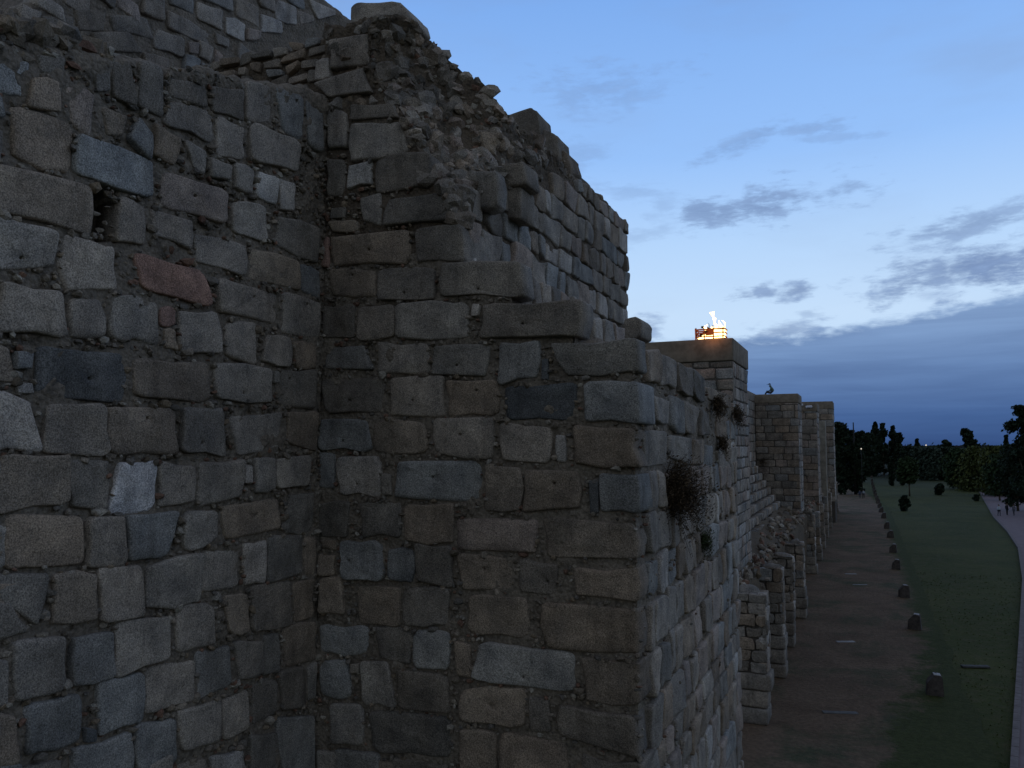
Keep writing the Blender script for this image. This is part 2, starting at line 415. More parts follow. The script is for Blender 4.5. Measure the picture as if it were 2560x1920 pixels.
# kerb along the paved path
K = Acc()
for i in range(len(edge)-1):
    a0, b0 = edge[i], edge[i+1]; L = (b0-a0).length; nn = max(1, int(L/1.0))
    for k in range(nn):
        s = a0.lerp(b0, (k+.02)/nn); t = a0.lerp(b0, (k+.98)/nn); d = (t-s).normalized(); o = Vector((-d.y, d.x, 0))*.12
        z0, z1 = -.05, .13
        v = [s-o, t-o, t+o, s+o]; K.add([(q.x, q.y, z0) for q in v]+[(q.x, q.y, z1) for q in v], boxv(0, 1, 0, 1, 0, 1)[1])
kb = link('kerb', mesh('kerb', K.v, K.f, flat_mat('kerb_stone', (.15, .125, .12), .9, 3, .25), False), kind='structure')

# grass tufts
G = Acc()
for i in range(9000):
    y = 20+R.random()**1.6*60; x = R.uniform(-1.5, 14)
    dn = noise.noise(Vector((x*.22, y*.22, 1)))+noise.noise(Vector((x*1.1, y*1.1, 4)))*.6
    e_ = 2.6 if y > 45 else 2.6-(45-y)*.16
    if x < e_ + R.gauss(0, .5) and dn < .45: continue
    if dn < -.35 and R.random() < .8: continue
    h = R.uniform(.03, .09); an = R.uniform(0, 6.28); wv = R.uniform(.01, .03)*(1+y/60); dx, dy = math.cos(an)*wv, math.sin(an)*wv
    lx, ly = R.uniform(-.08, .08), R.uniform(-.08, .08); z = -.02
    G.add([(x-dx, y-dy, z), (x+dx, y+dy, z), (x+lx, y+ly, z+h)], [(0, 1, 2)])
M_GT = flat_mat('grass_blades', (.056, .066, .018), .8, 1.5, .4)
link('grass', mesh('grass', G.v, G.f, M_GT, False), kind='stuff', label='short rough grass growing over the lawn beside the dirt path')

# ================================================================== curtain wall on the left
XL = -7.96; YF = 10.5; XC = -2.79; XU = -5.46
A_ = parse("""
0 340 185 370 150 615 -60 560 b
190 480 380 500 370 690 165 650 n
390 520 575 570 555 840 440 750 p
60 640 440 745 455 1085 60 965 n
-120 985 560 1140 585 1455 -120 1265 n
480 815 960 985 950 1235 462 1070 b
620 640 780 710 760 830 650 830 t
850 710 935 820 920 975 790 850 b
960 770 1125 840 1090 1015 930 955 t
1040 635 1295 690 1312 890 1015 765 g
1140 860 1272 940 1262 1065 1180 1030 g
1340 715 1505 785 1505 975 1320 965 g
1530 750 1850 875 1830 1060 1540 990 g
1500 490 1670 535 1680 765 1505 740 g
1690 530 1860 590 1862 865 1745 820 b h 1815 622
1875 600 1990 680 1990 945 1900 915 b
1290 970 1420 1020 1412 1110 1290 1090 g
1440 1005 1566 1050 1556 1195 1430 1165 g
1590 1050 1705 1100 1702 1275 1575 1195 l
1715 1085 1818 1120 1818 1292 1725 1282 l
975 1020 1402 1165 1402 1395 990 1265 p h 1190 1205
745 1205 890 1275 902 1515 685 1495 g
920 1275 1198 1355 1192 1545 940 1445 g
1415 1230 1632 1262 1642 1485 1440 1435 g
1690 1315 1962 1400 1952 1630 1700 1505 d
1205 1435 1518 1500 1518 1700 1205 1610 g
-140 1290 352 1415 345 1640 -140 1670 g h 120 1585
372 1422 715 1500 728 1790 398 1785 g
850 370 995 410 1000 705 850 650 d
1040 470 1275 520 1280 660 1040 600 d
1295 530 1480 560 1492 745 1295 690 d
690 380 790 400 830 640 700 600 d
570 400 660 395 670 560 590 560 d
230 330 400 350 400 470 240 450 d
""", 0, 0)
B_ = parse("""
805 70 1282 185 1292 405 850 300 r
1540 40 1838 130 1838 305 1540 235 t
1848 138 1975 183 1975 365 1848 312 b
18 258 398 300 412 602 -20 555 g
430 350 640 348 662 605 420 602 g
668 350 965 360 978 645 680 600 g h 855 410
985 420 1075 420 1078 525 985 525 r
1000 540 1080 540 1098 685 1010 655 t
1090 430 1330 440 1362 695 1110 685 g
1340 228 1722 328 1722 515 1350 445 g h 1565 348
1740 330 1962 380 1957 612 1740 562 g h 1875 395
1380 500 1578 500 1572 765 1380 722 g
1630 588 1792 588 1792 785 1600 755 g
1800 620 1955 620 1955 795 1825 785 n
215 645 768 700 762 1005 215 955 k h 545 850
788 712 1292 755 1292 1005 812 965 n
1322 750 1672 788 1672 995 1330 975 g h 1495 940
1720 805 1950 798 1950 1045 1718 1022 d h 1785 852
90 680 200 680 190 795 90 792 b
-140 560 72 680 78 865 -140 905 n
-160 925 200 978 255 1295 -160 1312 l
280 990 652 1000 662 1315 258 1312 g
662 1018 1082 1030 1088 1315 670 1325 n h 890 1095
1115 1018 1362 1030 1392 1345 1110 1295 g h 1238 1245
1400 1068 1748 1058 1752 1275 1460 1335 g h 1610 1222
1768 1060 1950 1058 1950 1305 1770 1250 n
20 1332 415 1330 422 1622 -40 1690 n
430 1350 672 1360 672 1665 405 1668 d
722 1358 962 1360 962 1662 695 1685 w
985 1370 1207 1380 1207 1622 985 1645 g
1220 1370 1492 1350 1492 1572 1220 1645 g
1500 1378 1550 1388 1550 1495 1508 1492 l
1570 1340 1692 1350 1692 1532 1570 1562 g
1700 1340 1907 1328 1892 1502 1700 1542 g
-140 1330 5 1335 0 1650 -140 1660 g
110 880 200 880 205 940 120 935 l
1680 800 1712 810 1712 880 1675 880 d
""", 0, 600)
C_ = parse("""
1362 40 1727 -5 1727 182 1370 272 n h 1570 105
1770 -40 1942 -45 1927 217 1760 217 d
40 118 522 108 527 402 50 442 n
530 120 762 108 772 402 530 432 g
770 85 1095 88 1000 370 790 402 b
1115 80 1352 58 1357 272 1130 332 g
1250 318 1482 288 1482 562 1240 582 g
1495 288 1637 258 1632 512 1500 552 l
1650 238 1860 238 1857 472 1645 522 d
1866 235 1942 235 1937 492 1872 482 n
-140 470 315 462 235 790 -140 560 d
330 468 592 458 592 742 308 792 n
600 438 872 418 882 722 610 772 g
880 408 1237 348 1222 632 890 692 g
1372 600 1522 568 1542 832 1400 842 n
1547 538 1782 508 1782 792 1547 822 d
1800 518 1927 498 1922 742 1800 762 n
1095 658 1317 638 1312 912 1068 952 g
-140 590 60 655 182 825 -140 900 d
45 858 392 838 402 1182 78 1275 g
430 848 712 788 692 1102 440 1152 b
715 768 1022 718 1042 982 710 1092 g
1200 948 1412 898 1432 1162 1220 1232 b
1440 888 1612 868 1617 1082 1460 1152 g
1622 838 1717 818 1712 1072 1620 1092 d
1745 798 1942 758 1937 982 1760 1042 n
900 1038 1197 988 1202 1252 890 1342 g
130 1268 482 1198 517 1502 170 1592 b
610 1128 882 1078 872 1372 620 1442 b
1100 1308 1352 1238 1352 1502 1105 1575 g
1360 1238 1522 1178 1532 1422 1370 1482 g
1550 1148 1712 1108 1702 1332 1560 1402 d
1720 1068 1872 1038 1882 1272 1730 1312 d
-160 930 28 1000 40 1262 -160 1290 g
-160 1310 88 1328 132 1642 -160 1700 n
450 1548 812 1428 812 1740 400 1760 b
820 1408 1072 1348 1077 1640 822 1720 b
1290 1598 1512 1538 1532 1740 1290 1760 l
1530 1458 1722 1438 1732 1740 1540 1750 d
1690 1348 1932 1328 1942 1740 1750 1750 b
140 1660 395 1600 380 1780 120 1790 g
1090 1650 1272 1600 1280 1750 1090 1770 g
1882 1028 1942 1008 1942 1232 1890 1252 g
515 1410 590 1420 590 1500 520 1500 k
""", 0, 1245)
PLW = PX(XL)
cw = thing('curtain_wall', 'long curtain wall of large uneven grey and brown granite blocks filling the left of the picture', 'wall', (XL, 5, 0))
polys = []
for lst in (A_, B_, C_):
    for (px, c, h, sx) in lst:
        qd = [PLW.inv(*q) for q in px]; polys.append(px)
        stone(PLW, qd, cw, c, hole=PLW.inv(*h) if h else None)
# rows below and left of the frame
def masonry(P, a0, a1, z0, z1, parent, rh=.52, ln=(.5, 1.05), gap=.035, cols='gggbndgp', keep=None, n=16, m=None, name='stone', mx=300, depth=.35, rough=1.0, prot=None, rings=(.55,), ragged=0.0, heights=None):
    z = z0; cnt = 0; hs = list(heights or [])
    while z < z1-.12 and cnt < mx:
        h = hs.pop(0) if hs else rh*R.uniform(.85, 1.18)
        h = min(h, z1-z); a = a0-R.uniform(0, ln[0]*.6)
        if z1-z-h < .15: h = z1-z
        while a < a1-.06:
            l = R.uniform(*ln); aa, bb = max(a, a0), min(a+l, a1)
            if a1-bb < ln[0]*.35: bb = a1
            if bb-aa > .1 and (keep is None or keep((aa+bb)/2, z+h/2)):
                j = lambda: R.uniform(-gap, gap)*.5*(1+ragged)
                g = gap/2
                qd = [(aa+g+j(), z+h-g+j()), (bb-g+j(), z+h-g+j()), (bb-g+j(), z+g+j()), (aa+g+j(), z+g+j())]
                stone(P, qd, parent, R.choice(cols), n=n, m=m, name=name, depth=depth, rough=rough, rings=rings, prot=prot); cnt += 1
            a = max(bb, aa+.05) if bb < a1 else a1
        z += h
    return cnt
zl = PLW.inv(780, 1925)[1]
def lowleft(a, z):
    q = P3(XL, a, z); return q[1] > 1945 or q[0] < -60
def P3(x, y, z):
    d = Vector((x, y, z))-CAM; zc = d.dot(FW)
    return (CX+FPX*d.dot(RT)/zc, CY-FPX*d.dot(UP)/zc) if zc > .01 else (-9999, 9999)
masonry(PLW, 2.0, YF, 3.5, 15.0, cw, rh=.6, ln=(.5, 1.1), keep=lowleft, mx=150, n=12, gap=.08)
# mortar surface with a ruined top
def topL(y):
    pts = [(0, 90), (60, 96), (120, 102), (200, 112), (270, 133), (427, 157), (540, 172), (610, 190), (700, 204), (760, 214), (830, 235)]
    q = [PLW.inv(*t) for t in pts]
    if y <= q[0][0]: return q[0][1]-(q[0][0]-y)*.1
    for (y0, z0), (y1, z1) in zip(q, q[1:]):
        if y0 <= y <= y1: return z0+(z1-z0)*(y-y0)/(y1-y0)
    return q[-1][1]
def fbm(p, s, o=4):
    t = 0; a = 1; k = 0
    for i in range(o): t += noise.noise(p*s)*a; k += a; a *= .5; s *= 2.1
    return t/k
def wallsheet(parent, P, a0, a1, z0, topf, step, m, amp=.035, base=-.045, name='mortar_core', back=1.6, hook=None, zfine=None):
    na = int((a1-a0)/step); vs = []; zs = None
    rows = int((max(topf(a0), topf(a1), topf((a0+a1)/2))-z0)/step)
    for j in range(rows+1):
        for i in range(na+1):
            a = a0+(a1-a0)*i/na; tp = topf(a)+fbm(Vector((a*1.3, 7, 1)), 1.2)*.14+noise.noise(Vector((a*6, 2, 2)))*.035
            t = j/rows; z = z0+(tp-z0)*t
            w3 = P.p(a, z); d = base+fbm(w3, 2.2, 5)*amp*2.2+noise.noise(w3*14)*.018+noise.noise(w3*27)*.008
            if hook: d += hook(a, z)
            edge = max(0, 1-(tp-z)/.10); d -= edge*edge*.10
            vs.append(P.p(a, z, d))
    W = na+1
    fs = [(j*W+i, j*W+i+1, (j+1)*W+i+1, (j+1)*W+i) for j in range(rows) for i in range(na)]
    b0 = len(vs); top0 = rows*W
    K2 = 6
    for k in range(1, K2+1):
        for i in range(na+1):
            v = vs[top0+i]; dd = back*k/K2
            vs.append(Vector(v)-P.N*dd+Vector((0, 0, fbm(Vector(v)+Vector((k, 0, 0)), 1.5)*.18)))
    for k in range(K2):
        for i in range(na):
            a = (top0 if k == 0 else b0+(k-1)*W)+i; b = b0+k*W+i; fs.append((a, a+1, b+1, b))
    if P.A.cross(P.B).dot(P.N) < 0: fs = [tuple(reversed(f)) for f in fs]
    return child(name, vs, fs, m, parent)
PLW_top = topL
wallsheet(cw, PLW, 2.0, YF+.05, 3.0, topL, .055, M_MO, amp=.045, base=-.034,
   hook=lambda a, z: (-.75 if (lambda q: 238 < q[0] < 300 and 462 < q[1] < 600)(P3(XL, a, z)) else 0)+smooth(.9, .2, topL(a)-z)*(.03+fbm(Vector((a, 0, z)), 3)*.10))
child('inner_core', *boxv(XL-1.9, XL-1.1, 1.9, YF+1.0, 3, 14.7), M_MO, cw, sm=False)
child('corner_leak_fill', *boxv(XL-.6, XL-.10, YF-.25, YF+.7, 3, 14.9), M_MO, cw, sm=False)  # unseen filler boxes, added to stop light leaking through this corner
child('corner_leak_fill', *boxv(XL-.11, XL+.25, YF+.12, YF+.7, 3, 14.9), M_MO, cw, sm=False)
lower = boxv(XL-1.8, XL-.06, 1.9, YF+.3, 0, 3.2); child('lower_core', *lower, M_MO, cw, sm=False)
def chips(parent, P, plist, n, a0, a1, z0, z1, rr=(.012, .045), topf=None, name='joint_chips', invf=None):
    acc = Acc(); k = 0; tries = 0
    while k < n and tries < n*14:
        tries += 1
        a = R.uniform(a0, a1); z = R.uniform(z0, z1)
        if topf and z > topf(a)-.05: continue
        w3 = P.p(a, z); q = P3(*w3)
        if not (-20 < q[0] < 2580 and -20 < q[1] < 1950): continue
        if any(min(x for x, _ in pl) < q[0] < max(x for x, _ in pl) and inside(q, pl) for pl in plist): continue
        r = R.uniform(*rr)*(1 if R.random() < .85 else 1.5)
        v, f = rubble(P.p(a, z, R.uniform(-.035, .008)), r, R.uniform(1, 900), 1, (R.uniform(.8, 1.7), 1, R.uniform(.5, 1)))
        acc.add(v, f, R.choice(CHC)); k += 1
    return acc.make(name, M_CH, parent, kind='stuff', sm=False)
chips(cw, PLW, polys, 1500, 4.4, YF, 6.0, 16.4, topf=topL)

# ================================================================== the foreground tower
tw = thing('ruined_tower', 'large ruined tower in the middle, upper corner broken down to rubble, stepped courses', 'tower', ((XC+XL)/2, 15, 0))
PF = PY(YF)
D_ = parse("""
215 245 420 198 432 405 205 425 g s 550
120 368 205 352 205 472 120 488 l
105 515 400 418 440 565 190 598 g s 490
340 640 590 638 622 722 330 735 d
335 768 640 735 702 942 330 1002 g
315 1008 460 998 465 1135 330 1162 l
475 948 802 938 842 1122 500 1182 d s 860
385 1208 520 1178 522 1392 400 1362 g
545 1218 900 1168 1000 1352 540 1392 d s 1040
190 1358 370 1348 378 1425 220 1432 t
205 1452 692 1408 692 1622 210 1642 n h 450 1535
150 1460 200 1455 200 1642 150 1642 r
740 1418 1000 1368 1012 1602 740 1612 d s 1200
190 660 310 655 320 912 190 932 g
190 980 302 978 302 1202 190 1192 d
220 1280 300 1270 300 1340 210 1345 d
""", 740, 0)
E_ = parse("""
205 182 502 172 492 352 212 352 n h 345 215
515 182 852 165 862 372 510 372 d h 670 325
882 140 1350 128 1370 352 885 352 d h 1120 300 s 1460
145 398 360 398 362 607 140 607 d
380 410 602 398 602 602 380 612 g
620 398 1057 378 1057 602 620 602 g
1092 400 1130 400 1118 462 1085 460 l
1140 388 1738 365 1740 605 1130 605 d h 1395 515 s 1820
185 670 420 638 472 795 168 792 b
500 628 807 638 817 822 500 822 g
830 640 1182 638 1172 842 838 822 d h 990 770
1240 630 1497 622 1492 852 1252 885 b
1510 730 1550 730 1547 852 1510 852 k
1570 638 2070 608 2072 808 1655 842 d s 2130
150 848 542 840 542 1062 150 1070 d h 330 985
580 840 907 838 907 1082 570 1082 g h 725 985
918 860 1242 858 1232 1072 930 1092 n h 1110 925
1290 900 1722 878 1712 1122 1300 1105 k
1775 880 2080 860 2082 1122 1780 1112 b s 2200
155 1098 452 1093 447 1297 155 1282 b h 290 1235
470 1110 802 1108 802 1312 480 1302 n
840 1098 1217 1090 1217 1355 850 1312 g h 1015 1195
1260 1128 1577 1138 1572 1372 1260 1362 g
1600 1200 1660 1200 1657 1362 1600 1362 l
1710 1150 2080 1148 2082 1392 1690 1382 n s 2120
140 1310 238 1308 240 1532 140 1522 b
240 1328 517 1330 512 1572 265 1562 l h 375 1500
530 1430 592 1430 592 1572 530 1572 d
608 1348 1132 1350 1132 1612 605 1582 b h 845 1455
1170 1388 1382 1390 1382 1662 1170 1662 n
1400 1408 1762 1410 1772 1662 1400 1672 n h 1590 1495
1800 1480 1860 1490 1860 1682 1808 1682 k
1870 1448 2085 1438 2085 1682 1870 1672 b s 2212
""", 740, 600)
F_ = parse("""
130 18 332 18 302 238 130 238 d
388 28 642 28 637 242 395 242 d
660 38 972 33 967 282 665 262 n
985 128 1472 138 1472 347 990 312 p
1500 118 2080 138 2082 372 1555 362 n s 2140
150 258 252 258 242 322 150 312 n
140 350 242 350 232 467 150 467 n
270 258 522 268 527 512 290 492 b h 330 385
560 298 717 308 722 532 570 512 b
730 278 967 288 952 537 740 512 d
1000 348 1342 368 1322 582 1008 572 n h 1155 435
1370 378 1612 398 1602 602 1350 592 d h 1545 512
1690 428 2070 428 2082 642 1690 602 n s 2150
130 478 292 488 292 712 140 702 n
370 538 642 548 642 792 380 772 n
650 558 947 558 942 807 660 792 d
1050 588 1432 608 1442 862 1058 832 n
1490 638 2078 688 2088 962 1545 932 n s 2160
130 768 442 788 452 962 140 962 b
480 778 717 828 702 1032 490 1002 d
730 818 947 818 942 1062 730 1042 b
980 878 1077 888 1072 1092 990 1082 n
1108 868 1722 948 1722 1202 1088 1112 b h 1400 1100
1770 988 2078 1018 2088 1262 1780 1242 n s 2200
140 998 312 988 332 1242 150 1222 b
330 1018 387 1018 387 1077 330 1077 g
400 1008 565 1008 602 1282 410 1262 g
615 1058 942 1078 942 1322 620 1292 d
990 1158 1402 1178 1392 1402 990 1382 n h 1195 1275
1430 1218 1562 1228 1562 1442 1440 1432 d
1590 1258 2078 1328 2092 1602 1620 1452 d s 2150
200 1258 402 1268 412 1502 218 1502 g
450 1298 942 1358 942 1612 460 1562 d
1000 1418 1232 1448 1232 1722 1008 1702 n
1250 1438 1692 1498 1692 1742 1250 1742 n
1760 1578 2088 1638 2092 1840 1768 1840 d s 2200
240 1538 522 1568 522 1742 240 1742 b
560 1598 932 1638 932 1752 560 1752 d
""", 740, 1245)
fpolys = []
for lst in (D_, E_, F_):
    for (px, c, h, sx) in lst:
        qd = [PF.inv(*q) for q in px]; fpolys.append(px)
        dep = .35; pr = None
        if sx:
            ex = .05
            qd = [qd[0], (qd[1][0]+ex, qd[1][1]), (qd[2][0]+ex, qd[2][1]), qd[3]]
            xr = max(qd[1][0], qd[2][0]); ym = (px[1][1]+px[2][1])/2
            dep = max(.4, min(1.5, onX(sx, ym, xr).y-YF)); pr = R.uniform(.015, .05)
        stone(PF, qd, tw, c, depth=dep, prot=pr, hole=PF.inv(*h) if h else None, rough=1.0 if not sx else 1.15, pw=R.uniform(9, 16) if sx else None)
masonry(PF, XL, XC, 2.0, PF.inv(1200, 1945)[1], tw, rh=.55, n=12, gap=.06, mx=60, cols='ndgb')

# profile of the tower by height
cpts = [(1151, 655), (1142, 557), (1135, 472), (1078, 430), (1050, 382), (1022, 300), (985, 248), (940, 200), (925, 167), (930, 80), (960, 20)]
cpl = sorted([(PF.inv(*t)[1], PF.inv(*t)[0]) for t in cpts])
hs = [PF.inv(1290, 652)[1], PF.inv(1444, 748)[1], PF.inv(1578, 843)[1], PF.inv(1586, 948)[1]]
STEP_X = [XU, PF.inv(1290, 700)[0], PF.inv(1444, 800)[0], PF.inv(1578, 900)[0], XC]
def Lf(h):
    if h <= cpl[0][0]: return XU
    for (h0, x0), (h1, x1) in zip(cpl, cpl[1:]):
        if h0 <= h <= h1: return min(XU-.02, x0+(x1-x0)*(h-h0)/(h1-h0))
    return cpl[-1][1]
def dr(h):
    k = smooth(cpl[1][0], cpl[1][0]+2.0, h); return YF+.05+1.5*k
ZT = CAMZ+5.8
LEDGE = hs[2]
def topR(y): # top of the upper right face
    return ZT+noise.noise(Vector((y*.9, 0, 3)))*.12+noise.noise(Vector((y*3.1, 0, 3)))*.07
def Tsurf(seg, t, h):
    """outline of the upper tower at height h; seg 0 front, 1 broken corner, 2 right face; t 0..1"""
    x1, y1 = Lf(h), dr(h)
    if seg == 0: return Vector((XL-.1+(x1-XL+.1)*t, YF, h)), Vector((0, -1, 0))
    if seg == 1:
        a = Vector((x1, YF, h)); b = Vector((XU, y1, h)); d = (b-a); nn = Vector((d.y, -d.x, 0)).normalized()
        bul = math.sin(t*math.pi)*-.12*min(1, d.length)
        return a.lerp(b, t)+nn*bul, nn
    return Vector((XU, y1+(19.9-y1)*t, h)), Vector((1, 0, 0))
SKY = [(860, 60), (905, 34), (1018, 34), (1040, 62), (1055, 88), (1090, 110), (1140, 160), (1200, 210), (1265, 278), (1345, 345), (1420, 415), (1480, 470), (1520, 502), (1560, 553), (1600, 600)]
def ztop(X, Y, v):
    lo, hi = 0, 40
    for _ in range(30):
        mdl = (lo+hi)/2
        if P3(X, Y, mdl)[1] > v: lo = mdl
        else: hi = mdl
    return lo
def ttop(seg, t):
    z = 17.2
    for _ in range(3):
        p, _n = Tsurf(seg, t, z); u = P3(p.x, p.y, z)[0]; v = SKY[0][1]
        for (u0, v0), (u1, v1) in zip(SKY, SKY[1:]):
            if u0 <= u <= u1: v = v0+(v1-v0)*(u-u0)/(u1-u0)
        if u > 1600: v = 600
        if u < 860: v = 60
        z = ztop(p.x, p.y, v)
    return z+fbm(Vector((seg*7+t*9, 1, 2)), 2.3)*.07
def ttop_old(seg, t):
    if seg == 0: z = CAMZ+6.75
    elif seg == 1: z = CAMZ+6.75-(.95)*t
    else: z = CAMZ+5.8
    return z+fbm(Vector((seg*7+t*9, 1, 2)), 1.3)*.15
def rubk(seg, t, h):
    """how much bare rubble core shows"""
    if seg == 1: return smooth(14.2, 14.8, h)
    if seg == 2:
        y = dr(h)+(19.9-dr(h))*t; return smooth(-.15, .15, h-(15.3+(y-12)*.36)) if y < 18 else 0
    return smooth(16.2, 16.9, h)
def Tdisp(seg, t, h):
    p, nn = Tsurf(seg, t, h); k = rubk(seg, t, h)
    d = -.045+fbm(p, 2.2, 4)*.09+noise.noise(p*14)*.012
    d += k*(fbm(p+Vector((5, 5, 5)), 1.4, 4)*.20-.02+abs(noise.noise(p*5.5))*.05)
    return p+nn*d
HB = LEDGE-.3; NH = 95; TT = {}
_tt = ttop
def ttop(seg, t):
    k = (seg, round(t, 3))
    if k not in TT: TT[k] = _tt(seg, t)
    return TT[k]
segs = [(0, 44), (1, 34), (2, 130)]
vs = []; W = sum(nn for _, nn in segs)+1
for j in range(NH+1):
    for si, (seg, nn) in enumerate(segs):
        for i in range(nn+(1 if si == 2 else 0)):
            t = i/nn; h = HB+(ttop(seg, t)-HB)*j/NH; vs.append(Tdisp(seg, t, h))
fs = [(j*W+i, j*W+i+1, (j+1)*W+i+1, (j+1)*W+i) for j in range(NH) for i in range(W-1)]
b0 = len(vs)
for k in range(1, 6):                      # ruined top falling away behind
    for i in range(W):
        v = vs[NH*W+i]; c0 = Vector((-8.6, 15.5+(v.y-15.5)*.75, v.z)); q = v.lerp(c0, k/5.0*.92)
        vs.append(Vector((q.x, q.y, v.z+.0+fbm(q, 1.1)*.25-k*.03)))
for k in range(5):
    for i in range(W-1):
        a = (NH*W if k == 0 else b0+(k-1)*W)+i; b = b0+k*W+i; fs.append((a, a+1, b+1, b))
child('rubble_core', vs, fs, M_RU, tw)
child('rear_core', *boxv(XL-.3, XU-.1, 19.6, 19.95, LEDGE-.4, ZT-.2), M_RU, tw, sm=False)

# lower projecting part: front strip right of the inner corner and the right face
def shell(name, P, a0, a1, z0, topf, step, m, base=-.036, amp=.04, thick=.6): return wallsheet(tw, P, a0, a1, z0, topf, step, m, amp=amp, base=base, name=name, back=thick)
def topFront(x):
    z = cpl[0][0]
    for xs, zz in ((STEP_X[1], hs[0]), (STEP_X[2], hs[1]), (STEP_X[3], hs[2]), (99, hs[2])):
        if x <= XU+.02: return hs[0]+.25
        if x < STEP_X[1]: return hs[0]-.02
        if x < STEP_X[2]: return hs[1]-.02
        return hs[2]-.03
shell('mortar_front', PF, XL-.05, XU, 3.0, lambda a: hs[0]+.35, .055, M_MO)
zz = [hs[0]-.03, hs[1]-.03, hs[2]-.03]
shell('mortar_front', PF, XU, STEP_X[1]-.08, 3.0, lambda a: zz[0], .055, M_MO)
shell('mortar_front', PF, STEP_X[1]-.08, STEP_X[2]-.08, 3.0, lambda a: zz[1], .055, M_MO)
shell('mortar_front', PF, STEP_X[2]-.08, XC-.03, 3.0, lambda a: zz[2], .055, M_MO)
PRt = PX(XC)
def topLow(y): # ruined top of the lower right face
    pts = [(1600, 845), (1650, 880), (1700, 905), (1735, 925), (1765, 950), (1800, 975), (1825, 1000), (1842, 1025), (1860, 1040)]
    q = [PRt.inv(*t) for t in pts]
    if y <= q[0][0]: return hs[2]-.02
    for (y0, z0), (y1, z1) in zip(q, q[1:]):
        if y0 <= y <= y1: return min(hs[2], z0+(z1-z0)*(y-y0)/(y1-y0))-.02
    return q[-1][1]
YB = PRt.inv(1843, 1300)[0]
wallsheet(tw, PRt, YF+.02, YB, 3.0, lambda a: topLow(a)-.03, .06, M_MO, amp=.04, base=-.055, name='mortar_side', back=2.4)
child('lower_core', *boxv(XL, XC-.12, YF+.14, YB-.05, 0, 3.4), M_MO, tw, sm=False)
child('lower_core', *boxv(XL, XC-.30, YB-.4, YB-.04, 0, topLow(YB)-.25), M_MO, tw, sm=False)
# steps behind the front stones: short stretches of right-facing courses
STP = []
for i in (0, 1):
    X = STEP_X[i+1]; P = PX(X-.03); z1 = hs[i]-.03; z0 = hs[i+1]-.05; y1 = [13.4, 13.0][i]
    wallsheet(tw, P, YF+.05, y1, z0, lambda a, z1=z1, y1=y1: z1-.0-(a-YF)*.03, .05, M_MO, amp=.06, base=-.05, name='step_fill', back=abs(XU-X)+.1)
    child('step_fill', *boxv(XU, X-.1, y1-.3, y1, z0-.4, z1-.18), M_RU, tw, sm=False)
    masonry(P, YF+[.75, .85][i], y1, z0+.04, z1-.02, tw, rh=z1-z0-.05, ln=(.28, .6), n=16, gap=.05, rough=1.2, depth=.25)
# right face of the lower part: listed top stones, then coursed rows
G_ = parse("""
186 400 332 418 332 742 190 712 n
345 450 482 520 482 784 350 742 g
500 530 622 600 612 862 508 812 d
632 602 752 682 752 932 640 846 d
775 745 972 842 970 965 800 880 n
290 835 422 905 415 1112 300 1085 g
430 852 545 872 547 1202 430 1142 b
558 882 692 952 642 1202 560 1192 g
700 962 772 1002 772 1232 700 1212 d
880 1012 972 1052 982 1302 870 1222 n
185 1162 382 1182 402 1502 205 1492 g
430 1202 612 1242 612 1502 440 1422 g
640 1242 742 1262 742 1482 640 1482 n
752 1312 832 1292 802 1552 742 1532 b
862 1342 1032 1312 1032 1542 890 1562 g
""", 1560, 760, 3.6867)
gp = []
for (px, c, h, sx) in G_:
    qd = [PRt.inv(*q) for q in px]; gp.append(px); stone(PRt, qd, tw, c, depth=.3, rough=1.2, prot=R.uniform(.0, .05))
zs = [PF.inv(1586, v)[1] for v in (1918, 1790, 1658, 1522, 1410, 1290, 1182)]
cur = zs[0]
rowsz = [b-a for a, b in zip(zs, zs[1:])]
def kR(a, z):
    q = P3(XC, a, z); return not any(inside(q, pl) for pl in gp) and a > YF+.45
masonry(PRt, YF+.55, YB, zs[0], zs[-1]+.0, tw, heights=rowsz, ln=(.38, .95), cols='gpgdnlgpnb', keep=kR, gap=.06, rough=1.3, mx=300, n=20, ragged=.8)
masonry(PRt, YF+.9, YB, zs[-1]+.02, zs[-1]+1.15, tw, rh=.5, ln=(.4, .8), cols='gbnlg', keep=lambda a, z: (lambda q: q[0] > 1815 and q[1] > 1075)(P3(XC, a, z)), gap=.06, rough=1.2)
masonry(PRt, YF+.4, YB, 2.5, zs[0]-.02, tw, rh=.6, ln=(.5, 1.0), n=16, gap=.06, mx=200, rough=1.3, keep=lambda a, z: P3(XC, a, z)[1] < 1990, cols='gpgdnlgpnb')
# upper right face ashlar
PU = PX(XU)
def kU(a, z):
    return z < 15.25+(a-12)*.36 and z < topR(a)-.1 and z > LEDGE-.1 and a > dr(z)+.25
masonry(PU, YF+.2, 19.9, LEDGE, ZT+.05, tw, rh=.50, ln=(.35, .95), cols='gbdgbpgln', keep=kU, gap=.05, rough=1.2, mx=140, n=20, ragged=.7)
# blocks standing out of the broken corner (front plane, left/right px, top/bottom px, side px)
for (Y, u0, u1, v0, v1, us, c) in [(11.25, 1105, 1178, 419, 484, 1184, 'd'), (11.15, 1183, 1240, 424, 522, 1249, 'd'), (12.1, 1232, 1308, 402, 462, 1345, 'd'),
        (12.2, 1249, 1297, 470, 552, 1332, 'd'), (13.4, 1140, 1215, 372, 402, 1222, 'd'),
        (17.5, 1388, 1452, 465, 492, 1462, 'k'), (13.2, 1035, 1075, 262, 282, 1078, 'l')]:
    P = PY(Y); qd = [P.inv(*q) for q in ((u0, v0+8), (u1, v0), (u1+4, v1-4), (u0, v1))]
    stone(P, qd, tw, c, depth=max(.35, min(1.2, onX(us, (v0+v1)/2, qd[1][0]).y-Y)), rough=1.4, prot=0)
